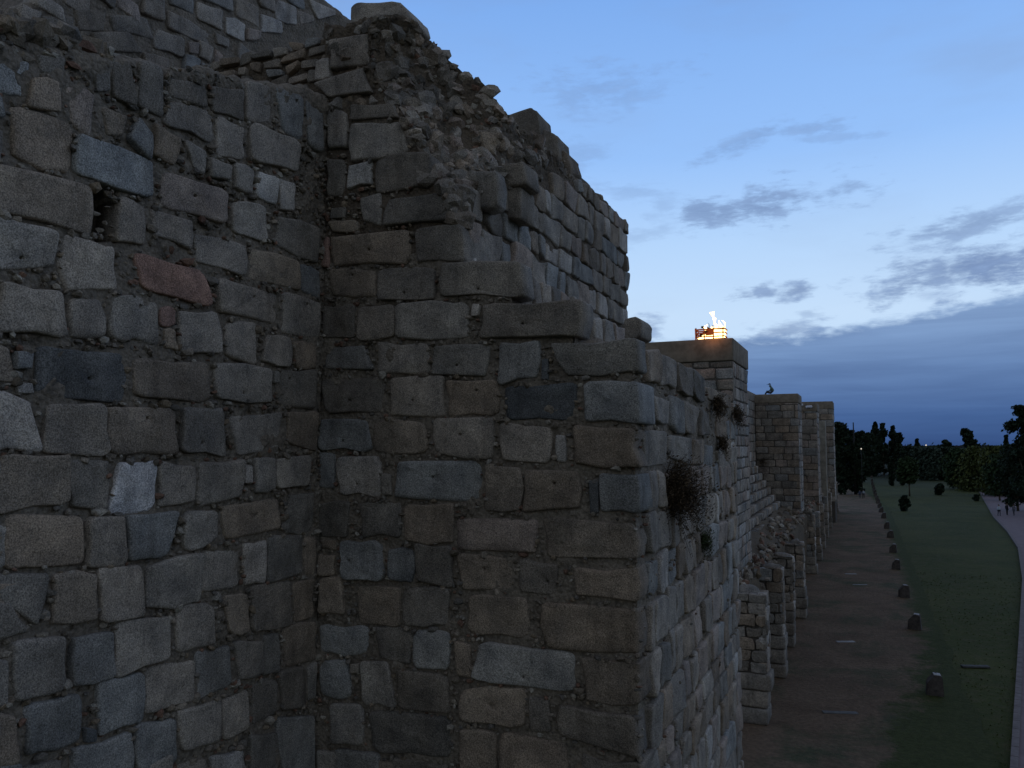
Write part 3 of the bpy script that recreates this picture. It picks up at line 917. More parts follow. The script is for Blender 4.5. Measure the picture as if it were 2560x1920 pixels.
# stones standing above the skyline
for (Y, u0, u1, v0, v1, c) in [(18.0, 1262, 1350, 280, 345, 'd'), (18.2, 1318, 1398, 325, 400, 'd'), (18.4, 1378, 1425, 372, 445, 'n'), (18.6, 1398, 1450, 430, 470, 'd'),
                               (12.5, 880, 1018, 2, 45, 'g')]:
    P = PY(Y); sl = -10 if u0 == 1262 else 3
    qd = [P.inv(*q) for q in ((u0, v0+(6 if sl < 0 else 0)), (u1-6, v0+sl), (u1+4, v1+10), (u0-8, v1+24))]
    stone(P, qd, tw, c, depth=.9, rough=1.6, prot=0, pw=5)
P = PY(13.6); stone(P, [P.inv(*q) for q in ((1553, 793), (1600, 796), (1606, 846), (1553, 850))], tw, 'd', depth=.8, pw=4, prot=0)
child('inner_core', *boxv(XL-.2, XU-.45, YF+.35, 19.5, 3, 14.6), M_RU, tw, sm=False)
# rubble stones
cnt = 0
RS = Acc()
rl = random.Random(5)
big = []
for i in range(1500):
    seg = rl.choice((1, 1, 1, 2, 2, 2, 0)); t = rl.random()
    if seg == 2: t = t**1.25*.78
    h = rl.uniform(14.0, 17.9); 
    if h > ttop(seg, t)+.02 or rubk(seg, t, h) < .4: continue
    p = Tdisp(seg, t, h); nn = Tsurf(seg, t, h)[1]
    r = rl.choice((.035, .05, .06, .08, .11)) if rl.random() < .8 else rl.uniform(.12, .20)
    big.append((r, p-nn*r*rl.uniform(.35, .75), rl.uniform(1, 900), (rl.uniform(.8, 1.4), rl.uniform(.8, 1.2), rl.uniform(.6, 1.1))))
for i in range(60):                         # along the skyline
    seg = rl.choice((1, 2, 2, 2)); t = rl.random()*(.8 if seg == 2 else 1); p = Tdisp(seg, t, ttop(seg, t)-.03)
    r = rl.uniform(.05, .11); big.append((r, p-Tsurf(seg, t, 16)[1]*r*.9, rl.uniform(1, 900), (1.2, 1.1, .75)))
big.sort(key=lambda q: -q[0])
for i, (r, p, s, sq) in enumerate(big):
    v, f = rubble(p, r, s, 2 if r > .1 else 1, sq)
    if i < 280: child('rubble_stone', v, f, M_ST, tw, sm=False, color=tint(R.choice('gdddnpgn'), .2))
    else: RS.add(v, f, R.choice(CHC))
RS.make('rubble_chips', M_CH, tw, kind='stuff', sm=False)
chips(tw, PF, fpolys, 1100, XL, XC, 6.2, 16.2, rr=(.012, .04), topf=lambda a: hs[0]+3.2 if a < -6.3 else (hs[0] if a < STEP_X[1] else hs[2]))
chips(tw, PRt, gp, 700, YF, YB, 6, hs[2], rr=(.012, .03), topf=lambda a: topLow(a)-.06)

# ================================================================== cross wall and upper wall behind
xw = thing('rubble_wall', 'rubble wall with small flat stones joining the tower above the left curtain wall', 'wall', (-9.8, YF, CAMZ+4))
PXW = PY(YF+.12)
def tpx(a): return PXW.inv(430+(a+11.7)/3.7*380, 0)[1]*0+CAMZ+6.95
wallsheet(xw, PXW, -11.9, XL+1.0, CAMZ+3.5, tpx, .06, M_RU, amp=.07, base=-.05, back=1.2)
masonry(PXW, -11.8, XL+.6, CAMZ+4.7, CAMZ+6.98, xw, rh=.21, ln=(.2, .55), n=14, gap=.05, cols='gdnbdg', rough=1.6, mx=290, depth=.25, keep=lambda a, z: R.random() < .9, ragged=1)
uw = thing('inner_wall', 'tall pale block wall rising behind the left curtain wall at the top of the picture', 'wall', (-11.7, 11, CAMZ+4))
PUW = PX(-11.7)
UA = parse("""
880 -60 1012 0 1012 130 870 80 g
1030 -60 1192 0 1192 92 1050 25 b
1030 55 1292 200 1302 292 1040 175 g
950 165 1132 232 1132 348 950 292 g
1220 15 1362 62 1362 192 1220 112 g
1240 -80 1432 -20 1432 72 1240 -5 b
1385 92 1502 150 1502 252 1390 205 l
1450 -20 1592 42 1602 182 1460 95 g
1560 -90 1682 -35 1692 82 1600 25 g
1605 82 1732 130 1732 205 1610 195 l
1700 -5 1822 42 1822 155 1700 122 l
1828 60 1925 98 1935 135 1830 152 g
1890 -10 2065 62 2060 92 1950 118 l
1320 200 1402 242 1400 292 1325 272 g
1520 168 1602 192 1590 240 1520 245 p
1750 -70 1882 -5 1882 62 1760 10 b
670 90 915 108 942 242 690 195 d
560 200 800 198 872 325 600 300 d
250 90 450 98 462 272 250 242 d
470 55 650 78 652 195 480 182 d
1150 255 1215 265 1210 330 1155 330 p
870 310 1040 360 1030 420 900 400 g
""", 0, 0)
for (px, c, h, sx) in UA: stone(PUW, [PUW.inv(*q) for q in px], uw, c, depth=.3)
def tuw(y):
    pts = [(-60, 60), (0, 38), (25, 18), (68, 22), (100, -5), (200, -120), (330, -330)]
    q = [PUW.inv(*t) for t in pts]
    e = PUW.inv(868, 0); e2 = PUW.inv(905, 22)
    if y < q[0][0]: return q[0][1]
    for (y0, z0), (y1, z1) in zip(q, q[1:]):
        if y0 <= y <= y1: return z0+(z1-z0)*(y-y0)/(y1-y0)
    return max(e[1]-(y-e[0])*.35 if y > e[0] else e[1]+.1, CAMZ+5)
wallsheet(uw, PUW, 5.5, 19, CAMZ+3.5, lambda y: min(tuw(y), CAMZ+11), .09, M_MO, amp=.05, base=-.03, back=1.5)
upl = [px for (px, c, h, sx) in UA]
masonry(PUW, 6.2, 16.5, CAMZ+4.8, CAMZ+9.2, uw, rh=.38, ln=(.25, .6), n=16, gap=.05, mx=170, ragged=1, rough=1.3, keep=lambda a, z: (lambda q: q[1] > -20 and 60 < q[0] < 900 and not any(inside((q[0]+dx, q[1]+dy), pl) for pl in upl for dx, dy in ((0, 0), (14, 8), (-14, -8), (10, -10), (-10, 10))))(P3(-11.7, a, z)) and z < tuw(a)-.2)
masonry(PUW, 9.5, 17.5, CAMZ+7.3, CAMZ+10.8, uw, rh=.6, ln=(.5, 1.0), n=12, gap=.06, mx=60, keep=lambda a, z: P3(-11.7, a, z)[1] < -30 and z < tuw(a)-.3)
# loose heap on top of the curtain wall at the left
hp = Acc()
for i in range(260):
    u = rl.uniform(-40, 300); a, _ = PLW.inv(u, 150); z = topL(a)+rl.uniform(-.05, .25)*max(.1, 1-u/330)
    v, f = rubble(Vector((XL-rl.uniform(.05, .7), a, z)), rl.uniform(.04, .16), rl.uniform(1, 900), 1, (1, 1.2, .7)); hp.add(v, f, R.choice(CHC))
hp.make('loose_stones', M_CH, cw, kind='stuff', sm=False)

# ================================================================== towers further along the wall
M_CAP = flat_mat('parapet_render', (.21, .17, .13), .95, 2.5, .3, .02)
def roundbox(x0, x1, y0, y1, z0, z1, r=.06):
    import bmesh
    b = bmesh.new(); v, f = boxv(x0, x1, y0, y1, z0, z1); bv = [b.verts.new(q) for q in v]
    for q in f: b.faces.new([bv[i] for i in q])
    bmesh.ops.bevel(b, geom=b.edges[:], offset=r, segments=2, affect='EDGES', profile=.6)
    for v in b.verts: v.co += Vector((noise.noise(v.co*1.3), noise.noise(v.co*1.3+Vector((9, 0, 0))), noise.noise(v.co*1.3+Vector((0, 9, 0)))))*.03
    b.verts.index_update(); vs = [v.co.copy() for v in b.verts]; fs = [tuple(q.index for q in g.verts) for g in b.faces]; b.free(); return vs, fs
def far_tower(label, X1, Y0, Y1, XB, zt, zb, zcap, rh, ln, cols='gnpdgbn', xvis=None, mx=150):
    t = thing('tower', label, 'tower', ((X1+XB)/2, (Y0+Y1)/2, 0), 'towers along the far wall')
    child('core', *roundbox(XB, X1-.05, Y0+.05, Y1, 0, zcap), M_JO, t, sm=False)
    child('parapet', *roundbox(XB-.02, X1+.03, Y0-.03, Y1+.02, zcap, zt), M_CAP, t)
    masonry(PY(Y0+.03), xvis or XB, X1, zb, zcap, t, rh=rh, ln=ln, gap=.05, cols=cols, m=M_FAR, n=12, mx=mx, prot=.02, rings=(.5,), rough=.8)
    masonry(PX(X1-.03), Y0+.1, Y1, zb, zcap, t, rh=rh, ln=(ln[0]*1.1, ln[1]*1.2), gap=.05, cols='glpgb', m=M_FAR, n=12, mx=190, prot=.02, rings=(.5,), rough=.8)
    return t
def ycorner(X, u): # depth along the wall of a point at lateral X seen in column u
    r_ = (u-CX)/FPX; return -X*(math.cos(TH)+r_*math.sin(TH))/(math.sin(TH)-r_*math.cos(TH))
XT = -5.3
y1 = ycorner(XT, 1835); z1 = onX(1829, 846, XT).z
zt1 = P3; 
t1z = ztop(XT, y1, 845); t1c = ztop(XT, y1, 901)
T1 = far_tower('stone tower with the burning brazier on its flat top', XT, y1, ycorner(XT, 1872), -13, t1z, 3.2, t1c, .52, (.55, 1.25), xvis=-11, mx=210)
# wall stretch between the towers
XCW = -9.1
y2 = ycorner(XT, 1996)
cw2 = thing('curtain_wall', 'distant stretch of curtain wall between the brazier tower and the second tower', 'wall', (XCW, 60, 0))
child('core', *roundbox(XCW-2, XCW-.06, ycorner(XT, 1872)-1, y2+1, 0, 15.1), M_JO, cw2, sm=False)
child('parapet', *roundbox(XCW-2, XCW+.02, ycorner(XT, 1872)-1, y2+1, 15.1, 15.9), M_CAP, cw2)
masonry(PX(XCW-.04), 54, y2, 6, 15.1, cw2, rh=.75, ln=(.9, 1.8), gap=.06, cols='gglpb', m=M_FAR, n=12, mx=260, prot=.02, rings=(.5,), rough=.8, keep=lambda a, z: P3(XCW, a, z)[0] > 1852)
t2z = ztop(XT, y2, 984); t2c = ztop(XT, y2, 1006)
T2 = far_tower('second stone tower, wide front, with a person sitting on top', XT, y2, y2+4.5, -13, t2z, 4.2, t2c, .62, (.8, 1.6), xvis=-9.1, mx=180)
X3 = -4.5; y3 = ycorner(X3, 2042); t3z = ztop(X3, y3, 1007)
T3 = far_tower('third stone tower, slightly lower, partly hidden behind the second tower', X3, y3, y3+5, -13, t3z, 4, t3z-.9, .75, (1.0, 1.9), mx=150, xvis=-7.5)
X4 = -3.9; y4 = ycorner(X4, 2082); t4z = ztop(X4, y4, 1003)
T4 = far_tower('farthest stone tower at the end of the wall before the trees', X4, y4, y4+6, -14, t4z, 3, t4z-1.1, .9, (1.3, 2.4), mx=120, xvis=-7.5)
X5 = -4.25; y5 = ycorner(X5, 2062)
b5 = thing('buttress', 'narrow stone buttress standing before the farthest tower', 'buttress', (X5-.6, y5, 0))
child('core', *roundbox(X5-1.3, X5, y5, y5+2, 0, ztop(X5, y5, 1052)), flat_mat('buttress_stone', (.24, .21, .17), .95, 1.5, .4, .05), b5)
cw3 = thing('curtain_wall', 'farthest stretch of curtain wall behind the third and fourth towers', 'wall', (-9, 120, 0))
child('core', *roundbox(-11, -9, y2+3, y4+8, 0, 15.6), M_CAP, cw3, sm=False)

# stepped footing of the far wall and the bank below
fo = thing('stepped_footing', 'stepped courses of stone blocks at the foot of the distant wall', 'footing', (-8, 58, 0))
for k in range(7):
    X = -8.9+k*.38; z1 = 9.2-k*.62
    child('core', *boxv(X-.6, X-.05, 43.5, y2+.5, 0, z1-.08), M_JO, fo, sm=False)
    masonry(PX(X), 56-k*1.2, y2-.3-k*.2, z1-.6, z1, fo, rh=.6, ln=(.45, .95), gap=.05, cols='gbdgln', m=M_FAR, n=12, rings=(.5,), mx=44, depth=.45, rough=1.6, prot=None)
bk = []
xs_ = [-6.9, -6.3, -5.8, -5.3, -4.9, -4.8, -4.85]; zp = [5.6, 5.35, 5.15, 5.0, 4.9, 4.7, 0.0]
ysb = [35.2+i*.7 for i in range(160)]
for y in ysb:
    for x, z in zip(xs_, zp):
        p = Vector((x, y, z)); k = fbm(p, .6)*.45
        bk.append((x+(fbm(p, 1.1)*.5+noise.noise(p*3)*.12 if z > 0 else 0), y, z+k+noise.noise(p*2.6)*.12 if z > 0 else -.1))
fsb = [(j*7+i, j*7+i+1, (j+1)*7+i+1, (j+1)*7+i) for j in range(len(ysb)-1) for i in range(6)]
M_BK = mortar_mat('bank_earth', (.11, .085, .06, 1), (.15, .115, .08, 1), .6)
link('bank', mesh('bank', bk, fsb, M_BK), kind='structure')
RB = Acc(); rb = random.Random(8)
for i in range(520):
    y = 35.5+rb.random()**1.3*100; x = rb.choice((-4.8, -4.9, -5.0, -5.5, -6.1))+rb.gauss(0, .15); z = 5.0+(x < -4.7)*(-x-4.7)*.28-(rb.random()**2*3.5 if x > -4.85 else 0)
    v, f = rubble(Vector((x, y, z)), rb.uniform(.08, .26), rb.uniform(1, 900), 1, (1, 1.2, .6)); RB.add(v, f, rb.choice(CHC))
RB.v = [tuple(q) for q in RB.v]
_o = thing('rubble_bank', 'loose tumbled stones along the top edge of the bank below the towers', 'rubble', (-4.3, 60, 4.5)); RB.make('loose_stones', M_CH, _o, kind='stuff', sm=False)
# spur walls along the bank
spd = [(1903, 1775), (1945, 1675), (1972, 1603), (1998, 1543), (2028, 1440), (2041, 1408), (2052, 1375), (2062, 1346), (2071, 1322), (2079, 1300), (2087, 1280)]
order = ['first, nearest', 'second', 'third', 'fourth', 'fifth', 'sixth', 'seventh', 'eighth', 'ninth', 'tenth', 'eleventh, farthest']
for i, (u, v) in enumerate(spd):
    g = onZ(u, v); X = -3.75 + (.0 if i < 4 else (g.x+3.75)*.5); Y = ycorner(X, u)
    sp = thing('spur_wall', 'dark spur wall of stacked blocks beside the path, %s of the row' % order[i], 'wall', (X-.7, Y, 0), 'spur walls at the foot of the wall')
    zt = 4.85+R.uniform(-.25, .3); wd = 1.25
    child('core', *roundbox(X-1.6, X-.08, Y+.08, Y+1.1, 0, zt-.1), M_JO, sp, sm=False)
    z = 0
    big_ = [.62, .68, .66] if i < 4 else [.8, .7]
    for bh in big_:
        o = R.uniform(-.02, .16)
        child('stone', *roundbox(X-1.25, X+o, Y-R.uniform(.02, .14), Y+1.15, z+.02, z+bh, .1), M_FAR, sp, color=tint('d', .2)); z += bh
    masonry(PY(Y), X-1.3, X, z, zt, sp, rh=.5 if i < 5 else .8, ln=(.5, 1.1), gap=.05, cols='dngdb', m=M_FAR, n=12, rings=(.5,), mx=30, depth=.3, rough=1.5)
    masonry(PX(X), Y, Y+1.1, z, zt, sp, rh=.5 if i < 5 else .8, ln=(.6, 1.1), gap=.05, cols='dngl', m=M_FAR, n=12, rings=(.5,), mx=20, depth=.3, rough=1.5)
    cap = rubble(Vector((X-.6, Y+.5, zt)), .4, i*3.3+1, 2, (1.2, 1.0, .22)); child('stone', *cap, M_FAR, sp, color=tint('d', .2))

# ================================================================== brazier
M_IR = flat_mat('black_iron', (.02, .018, .017), .6, 20, .3)
_p = M_IR.node_tree.nodes['Principled BSDF']
m, n, p = mat('hot_iron'); p.inputs['Base Color'].default_value = (.03, .02, .018, 1); p.inputs['Emission Color'].default_value = (1, .16, .03, 1); p.inputs['Emission Strength'].default_value = .16; M_HOT = m
M_LOG = flat_mat('charred_log', (.035, .025, .02), .9, 12, .5, .02)
m, n, p = mat('flame')
em = n.new('ShaderNodeEmission'); lw = n.new('ShaderNodeLayerWeight'); lw.inputs[0].default_value = .35
gz = n.new('ShaderNodeSeparateXYZ'); n.put(gz.inputs[0], n.new('ShaderNodeTexCoord').outputs['Object'])
nn_ = n.noise(n.new('ShaderNodeTexCoord').outputs['Object'], 5, 3)
f = n.m('ADD', n.m('MULTIPLY', lw.outputs['Facing'], .8), n.m('MULTIPLY', n.m('SUBTRACT', nn_, .5), .7))
n.put(em.inputs[0], n.ramp(f, [(0, (1, .70, .30, 1)), (.35, (1, .55, .16, 1)), (.7, (1, .28, .05, 1)), (1, (.9, .14, .02, 1))]))
n.put(em.inputs[1], n.mr(f, .0, .8, 6.5, 1.3))
tr = n.new('ShaderNodeBsdfTransparent'); mx_ = n.new('ShaderNodeMixShader')
n.put(mx_.inputs[0], n.mr(f, .35, .85, 0, .85)); n.l.new(em.outputs[0], mx_.inputs[1]); n.l.new(tr.outputs[0], mx_.inputs[2])
n.l.new(mx_.outputs[0], n.n['Material Output'].inputs['Surface']); M_FL = m
Yb = y1+.06; SB = (Vector((onY(1800, 840, Yb).x, 0, 0))-Vector((onY(1738, 840, Yb).x, 0, 0))).length
bx0 = onY(1739, 840, Yb).x; bx1 = onY(1812, 840, Yb).x; bw = bx1-bx0; bc = Vector(((bx0+bx1)/2, Yb+.3, t1z+.03))
br = thing('brazier', 'black iron fire basket burning with bright orange flames on the tower top', 'brazier', bc)
bh = .46; bd = .32
for zk in (.10, .27, .44):
    r_ = .030 if zk != .44 else .036
    pts = [(-bw/2, -bd, zk), (bw/2, -bd, zk), (bw/2, bd, zk), (-bw/2, bd, zk), (-bw/2, -bd, zk)]
    ac = Acc()
    for a, b in zip(pts, pts[1:]): ac.add(*tube([bc+Vector(a), bc+Vector(b)], [r_, r_]))
    ac.make('band', M_HOT, br)
for xk in (-.5, -.2, .12, .45):
    for yk in (-bd, bd):
        v, f_ = tube([bc+Vector((xk*bw*.98, yk*1.03, -.03)), bc+Vector((xk*bw*1.0, yk*1.06, .5))], [.032, .03]); child('bar', v, f_, M_HOT, br)
child('base_plate', *roundbox(bc.x-bw/2-.02, bc.x+bw/2+.02, bc.y-bd, bc.y+bd, bc.z-.03, bc.z+.01, .01), M_IR, br)
child('base_plate', *roundbox(bc.x-.14*bw, bc.x+.14*bw, bc.y-bd-.02, bc.y-bd+.01, bc.z+.16, bc.z+.42, .005), M_HOT, br)
LGL = ['charred log leaning up at the left of the fire basket', 'charred log lying across the top rim at the left of the brazier', 'charred log lying low across the right of the brazier', 'charred log at the bottom left of the brazier', 'upright charred log at the left end of the brazier', 'short charred stub sticking up in the middle of the brazier']
for (a, b, r_) in [((-.5, -.1, .20), (.1, .05, .55), .06), ((-.45, .1, .62), (-.05, -.05, .50), .055), ((-.25, -.26, .30), (.12, -.24, .32), .10), ((-.6, .05, .12), (.2, .12, .30), .06),
                   ((-.62, -.2, .05), (-.66, -.2, .55), .03), ((.0, 0, .5), (.1, 0, .66), .02)]:
    A0, B0 = bc+Vector(a), bc+Vector(b)
    lg = thing('log', LGL.pop(0), 'log', A0, 'charred logs in the brazier') 
    v, f_ = tube([A0, A0.lerp(B0, .5)+Vector((0, 0, .02)), B0], [r_, r_*.9, r_*.7], 8)
    child('wood', v, f_, M_LOG, lg)
v, f_ = tube([bc+Vector(q) for q in ((-.12, 0, .45), (-.08, 0, .62), (-.09, 0, .74), (-.16, 0, .80))], [.02, .016, .012, .006]); child('hook', v, f_, M_IR, br)
def flame(x, y, z, h, w_, lean, sd):
    V, F = ICO[3]; vs = []
    for v in V:
        t = (v.z+1)/2; rr = w_*(math.sin(min(1, t*1.25+.12)*math.pi*.92)**.8 if t < .8 else max(0.02, (1-t)*1.6))*.9
        q = Vector((v.x, v.y, 0)); q = q.normalized()*rr if q.length > 1e-4 else q; q.y *= .8
        p_ = Vector((x, y, z))+q+Vector((lean*t*t, 0, h*t))
        p_ += Vector((noise.noise(p_*4.5+Vector((sd, 0, 0))), noise.noise(p_*4+Vector((0, sd, 0))), noise.noise(p_*3.5+Vector((0, 0, sd)))*.8))*(.07+.10*t)
        vs.append(bc+p_)
    return vs, F
fl = Acc()
for a in [(.42, 0, .0, .82, .21, .02, 1), (.26, .05, .05, .88, .17, -.10, 2), (.57, .02, .0, .86, .12, .02, 3), (.12, 0, .05, .58, .16, -.02, 4), (-.1, .05, .0, .30, .15, 0, 5), (-.35, .05, .0, .42, .15, .08, 6),
          (-.5, .05, .0, .25, .10, 0, 7), (.35, .05, -.02, .5, .22, 0, 8), (.0, .1, .0, .5, .2, 0, 9), (.13, .03, .86, .28, .06, -.06, 10), (.10, .0, 1.08, .30, .075, .03, 11), (-.04, .02, 1.22, .12, .03, -.05, 12), (-.28, .0, .38, .30, .12, .1, 13)]:
    fl.add(*flame(*a))
fl.make('flame', M_FL, br)
pl = bpy.data.lights.new('fire_light', 'POINT'); pl.energy = 16; pl.color = (1, .38, .12); pl.shadow_soft_size = .25
po = bpy.data.objects.new('fire_light', pl); COL.objects.link(po); po.location = bc+Vector((.25, -.62, .30))

# ================================================================== people
M_PE = {}
def person_mat(name, legs, torso, skin=(.25, .15, .10), hz=.5):
    m, n, p = mat(name)
    s = n.new('ShaderNodeSeparateXYZ'); n.put(s.inputs[0], n.new('ShaderNodeTexCoord').outputs['Object'])
    x = n.new('ShaderNodeValToRGB'); n.put(x.inputs[0], n.m('DIVIDE', s.outputs[2], 2.0)); x.color_ramp.interpolation = 'CONSTANT'
    e = x.color_ramp.elements; e[0].color = (.03, .025, .02, 1); e[1].position = .04; e[1].color = (*legs, 1)
    q = e.new(hz); q.color = (*torso, 1); q = e.new(.745); q.color = (*skin, 1)
    n.put(p.inputs['Base Color'], x.outputs[0]); return m
def figure(label, loc, rot, joints, edges, m, cap=None, hair=(0, 0, 1.6), s=1.0):
    t = thing('person', label, 'person', loc); t.rotation_euler = (0, 0, rot); t.scale = (s, s, s)
    me = bpy.data.meshes.new('body'); me.from_pydata([j[:3] for j in joints], edges, []); me.materials.append(m)
    o = link('body', me, t)
    md = o.modifiers.new('skin', 'SKIN'); md.use_smooth_shade = True
    for v, j in zip(me.skin_vertices[0].data, joints): v.radius = (j[3], j[4] if len(j) > 4 else j[3])
    me.skin_vertices[0].data[0].use_root = True
    o.modifiers.new('sub', 'SUBSURF').levels = 1; o.modifiers['sub'].render_levels = 2
    V, F = ICO[2]; vs = [(v.x*.105+hair[0], v.y*.115+hair[1], max(v.z, -.1)*.11+hair[2]) for v in V]
    if cap:
        vs2 = list(vs); b = len(vs2); fs2 = list(F)
        bxv, bxf = boxv(hair[0]-.22, hair[0]-.05, hair[1]-.07, hair[1]+.07, hair[2]+.0, hair[2]+.02)
        vs2 += bxv; fs2 += [tuple(i+b for i in f) for f in bxf]
        link('cap', mesh('cap', vs2, fs2, cap), t)
    else: link('hair', mesh('hair', vs, F, M_HAIR), t)
    return t
M_HAIR = flat_mat('dark_hair', (.02, .015, .01)); M_CAPP = flat_mat('dark_cap', (.02, .02, .025))
def standing(stride=.12):
    J = [(0, 0, .95, .15, .11), (0, 0, 1.15, .14, .10), (0, 0, 1.38, .17, .11), (0, 0, 1.50, .06), (0, 0, 1.58, .085, .095), (0, 0, 1.70, .09, .10),
         (.10, -stride*.2, .88, .095), (.11, -stride, .50, .065), (.11, stride*.3-stride, .08, .045), (.11, -.14-stride*.7, .03, .04),
         (-.10, stride*.2, .88, .095), (-.11, stride*.5, .50, .065), (-.11, stride*1.5, .08, .045), (-.11, stride*1.5-.14, .03, .04),
         (.21, 0, 1.38, .06), (.25, .04, 1.10, .045), (.25, -.06, .86, .035), (.25, -.08, .76, .04),
         (-.21, 0, 1.38, .06), (-.25, .04, 1.10, .045), (-.25, -.02, .86, .035), (-.25, -.04, .76, .04), (0, -.11, 1.63, .02)]
    E = [(0, 1), (1, 2), (2, 3), (3, 4), (4, 5), (0, 6), (6, 7), (7, 8), (8, 9), (0, 10), (10, 11), (11, 12), (12, 13), (2, 14), (14, 15), (15, 16), (16, 17), (2, 18), (18, 19), (19, 20), (20, 21)]
    return J[:-1], E
def stand(label, u, v, rot, m, st=.12, s=1.0):
    g = onZ(u, v, .03); J, E = standing(st); return figure(label, g, rot, J, E, m, hair=(0, .01, 1.70), s=s)
stand('person in dark clothes walking on the dirt path, left of the pair', 2150, 1246, .2, person_mat('clothes_dark', (.03, .035, .05), (.06, .07, .11)), .15)
stand('person in a pale top walking on the dirt path, right of the pair', 2159, 1245, .1, person_mat('clothes_pale', (.02, .02, .025), (.30, .32, .36)), .2)
stand('person in a light top and dark trousers beside the paved path', 2498, 1290, .6, person_mat('clothes_light', (.02, .02, .03), (.45, .50, .55)), .1)
stand('person in black standing under the trees by the paved path, middle of three', 2518, 1288, 2.2, person_mat('clothes_black', (.015, .015, .02), (.02, .02, .025)), .05, 1.08)
stand('person in grey clothes standing by the paved path, rightmost of three', 2535, 1289, -.7, person_mat('clothes_grey', (.07, .07, .08), (.14, .13, .14)), .12)
# person sitting on the second tower, seen from the side, facing left
J = [(0.05, 0, .12, .15, .14), (.04, 0, .32, .16, .17), (-.03, 0, .52, .17, .20), (-.12, 0, .63, .075), (-.17, 0, .70, .10), (-.19, 0, .79, .11),
     (-.12, .10, .13, .09), (-.48, .12, .20, .07), (-.62, .12, -.05, .05), (-.70, .12, -.10, .045), (-.12, -.10, .13, .09), (-.46, -.12, .22, .07), (-.60, -.12, -.05, .05), (-.68, -.12, -.10, .045),
     (-.08, .20, .53, .06), (-.18, .24, .32, .048), (-.38, .16, .30, .038), (-.47, .12, .32, .038), (-.08, -.20, .53, .06), (-.18, -.24, .30, .048), (-.38, -.16, .28, .038), (-.47, -.12, .30, .038)]
E = [(0, 1), (1, 2), (2, 3), (3, 4), (4, 5), (0, 6), (6, 7), (7, 8), (8, 9), (0, 10), (10, 11), (11, 12), (12, 13), (2, 14), (14, 15), (15, 16), (16, 17), (2, 18), (18, 19), (19, 20), (20, 21)]
Ys = y2+.35
ps = figure('person in a green shirt and dark cap sitting hunched on the second tower', (onY(1931, 983, Ys).x, Ys, t2z), .0, J, E, person_mat('clothes_green', (.05, .05, .07), (.10, .14, .12), hz=.14), cap=M_CAPP, hair=(-.21, 0, .83), s=1.12)
# pale bundles on the third tower
for k, (u, v, r_, lb) in enumerate([(2005, 1012, .16, 'white bundle at the left edge of the third tower top'), (2020, 1017, .22, 'pale sack on top of the third tower, left one of the two close together'), (2027, 1017, .18, 'pale sack on top of the third tower, right one of the two close together')]):
    Yk = y3-.15; q = onY(u, v, Yk)
    o = link('sack', None, None, q, lb, 'sack')
    vv, ff = rubble(q, r_, k*5.5+2, 2, (1.2, .9, .7)); child('cloth', vv, ff, flat_mat('white_cloth', (.55, .55, .6)), o)

# ================================================================== bollards, slabs
M_BO = flat_mat('bollard_stone', (.075, .062, .055), .95, 5, .4, .02); M_BT = flat_mat('bollard_top', (.30, .29, .29), .9, 6, .25, .01)
bps = [(2336, 1737), (2287, 1573), (2260, 1494), (2240, 1424), (2233, 1382), (2226, 1345), (2217, 1322), (2209, 1296), (2203, 1281), (2199, 1270), (2195, 1259), (2192, 1250), (2189, 1242), (2187, 1234), (2185, 1227), (2183, 1220), (2181, 1212), (2180, 1204), (2179, 1195), (2177, 1187)]
ordn = ['nearest', 'second', 'third', 'fourth', 'fifth', 'sixth', 'seventh', 'eighth', 'ninth', 'tenth', 'eleventh', 'twelfth', 'thirteenth', 'fourteenth', 'fifteenth', 'sixteenth', 'seventeenth', 'eighteenth', 'nineteenth', 'last']
def bollard_mesh(sd):
    h = .92; vs = []; rr = random.Random(sd)
    prof = [(-.36, 0), (.36, 0), (.34, .62), (.31, h-.02), (.02, h), (-.30, .56)]
    fr = []
    for y in (-.30, .30):
        for x, z in prof: vs.append((x+rr.uniform(-.025, .025), y+rr.uniform(-.03, .03), z+(rr.uniform(-.03, .03) if z > 0 else -.08)))
    fs = [(0, 1, 2, 3, 4, 5), (11, 10, 9, 8, 7, 6)]+[(i, i+6, (i+1) % 6+6, (i+1) % 6) for i in range(6)]
    return vs, fs
for i, (u, v) in enumerate(bps):
    g = onZ(u, v)
    o = thing('bollard', 'dark wedge-shaped stone bollard at the lawn edge, %s of the row' % ordn[i], 'bollard', (g.x, g.y, 0), 'stone bollards between path and lawn')
    o.rotation_euler = (0, 0, R.uniform(-.15, .15))
    vs, fs = bollard_mesh(i); me = mesh('block', vs, fs, M_BO, False)
    import bmesh
    bmm = bmesh.new(); bmm.from_mesh(me); bmesh.ops.bevel(bmm, geom=bmm.edges[:], offset=.035, segments=2, affect='EDGES'); bmm.to_mesh(me); bmm.free()
    link('block', me, o)
    if i < 8:
        tv, tf = roundbox(-.02, .27, -.24, .24, .895, .935, .012); link('top', mesh('top', tv, tf, M_BT, True), o)
for (u, v, L, lb, c) in [(2127, 1436, .95, 'thin white slab lying on the dirt path, farthest of three pale slabs', .26), (2150, 1463, 1.1, 'thin dark slab lying flat on the dirt path near the middle', .2), (2114, 1606, 1.0, 'pale slab lying on the dirt path beside the third spur wall', .24), (2100, 1784, 1.4, 'large dull flat slab in the grass at the front of the path', .10), (2438, 1667, 1.3, 'flat grey slab set in the lawn', .08)]:
    g = onZ(u, v); o = thing('stone_slab', lb, 'slab', (g.x, g.y, 0))
    tv, tf = roundbox(-L/2, L/2, -.16, .16, -.02, .07, .02); link('slab', mesh('slab', tv, tf, flat_mat('slab_stone', (c, c*.98, c*.96), .9, 4, .25), True), o); o.rotation_euler = (0, 0, R.uniform(-.1, .1)+.38)

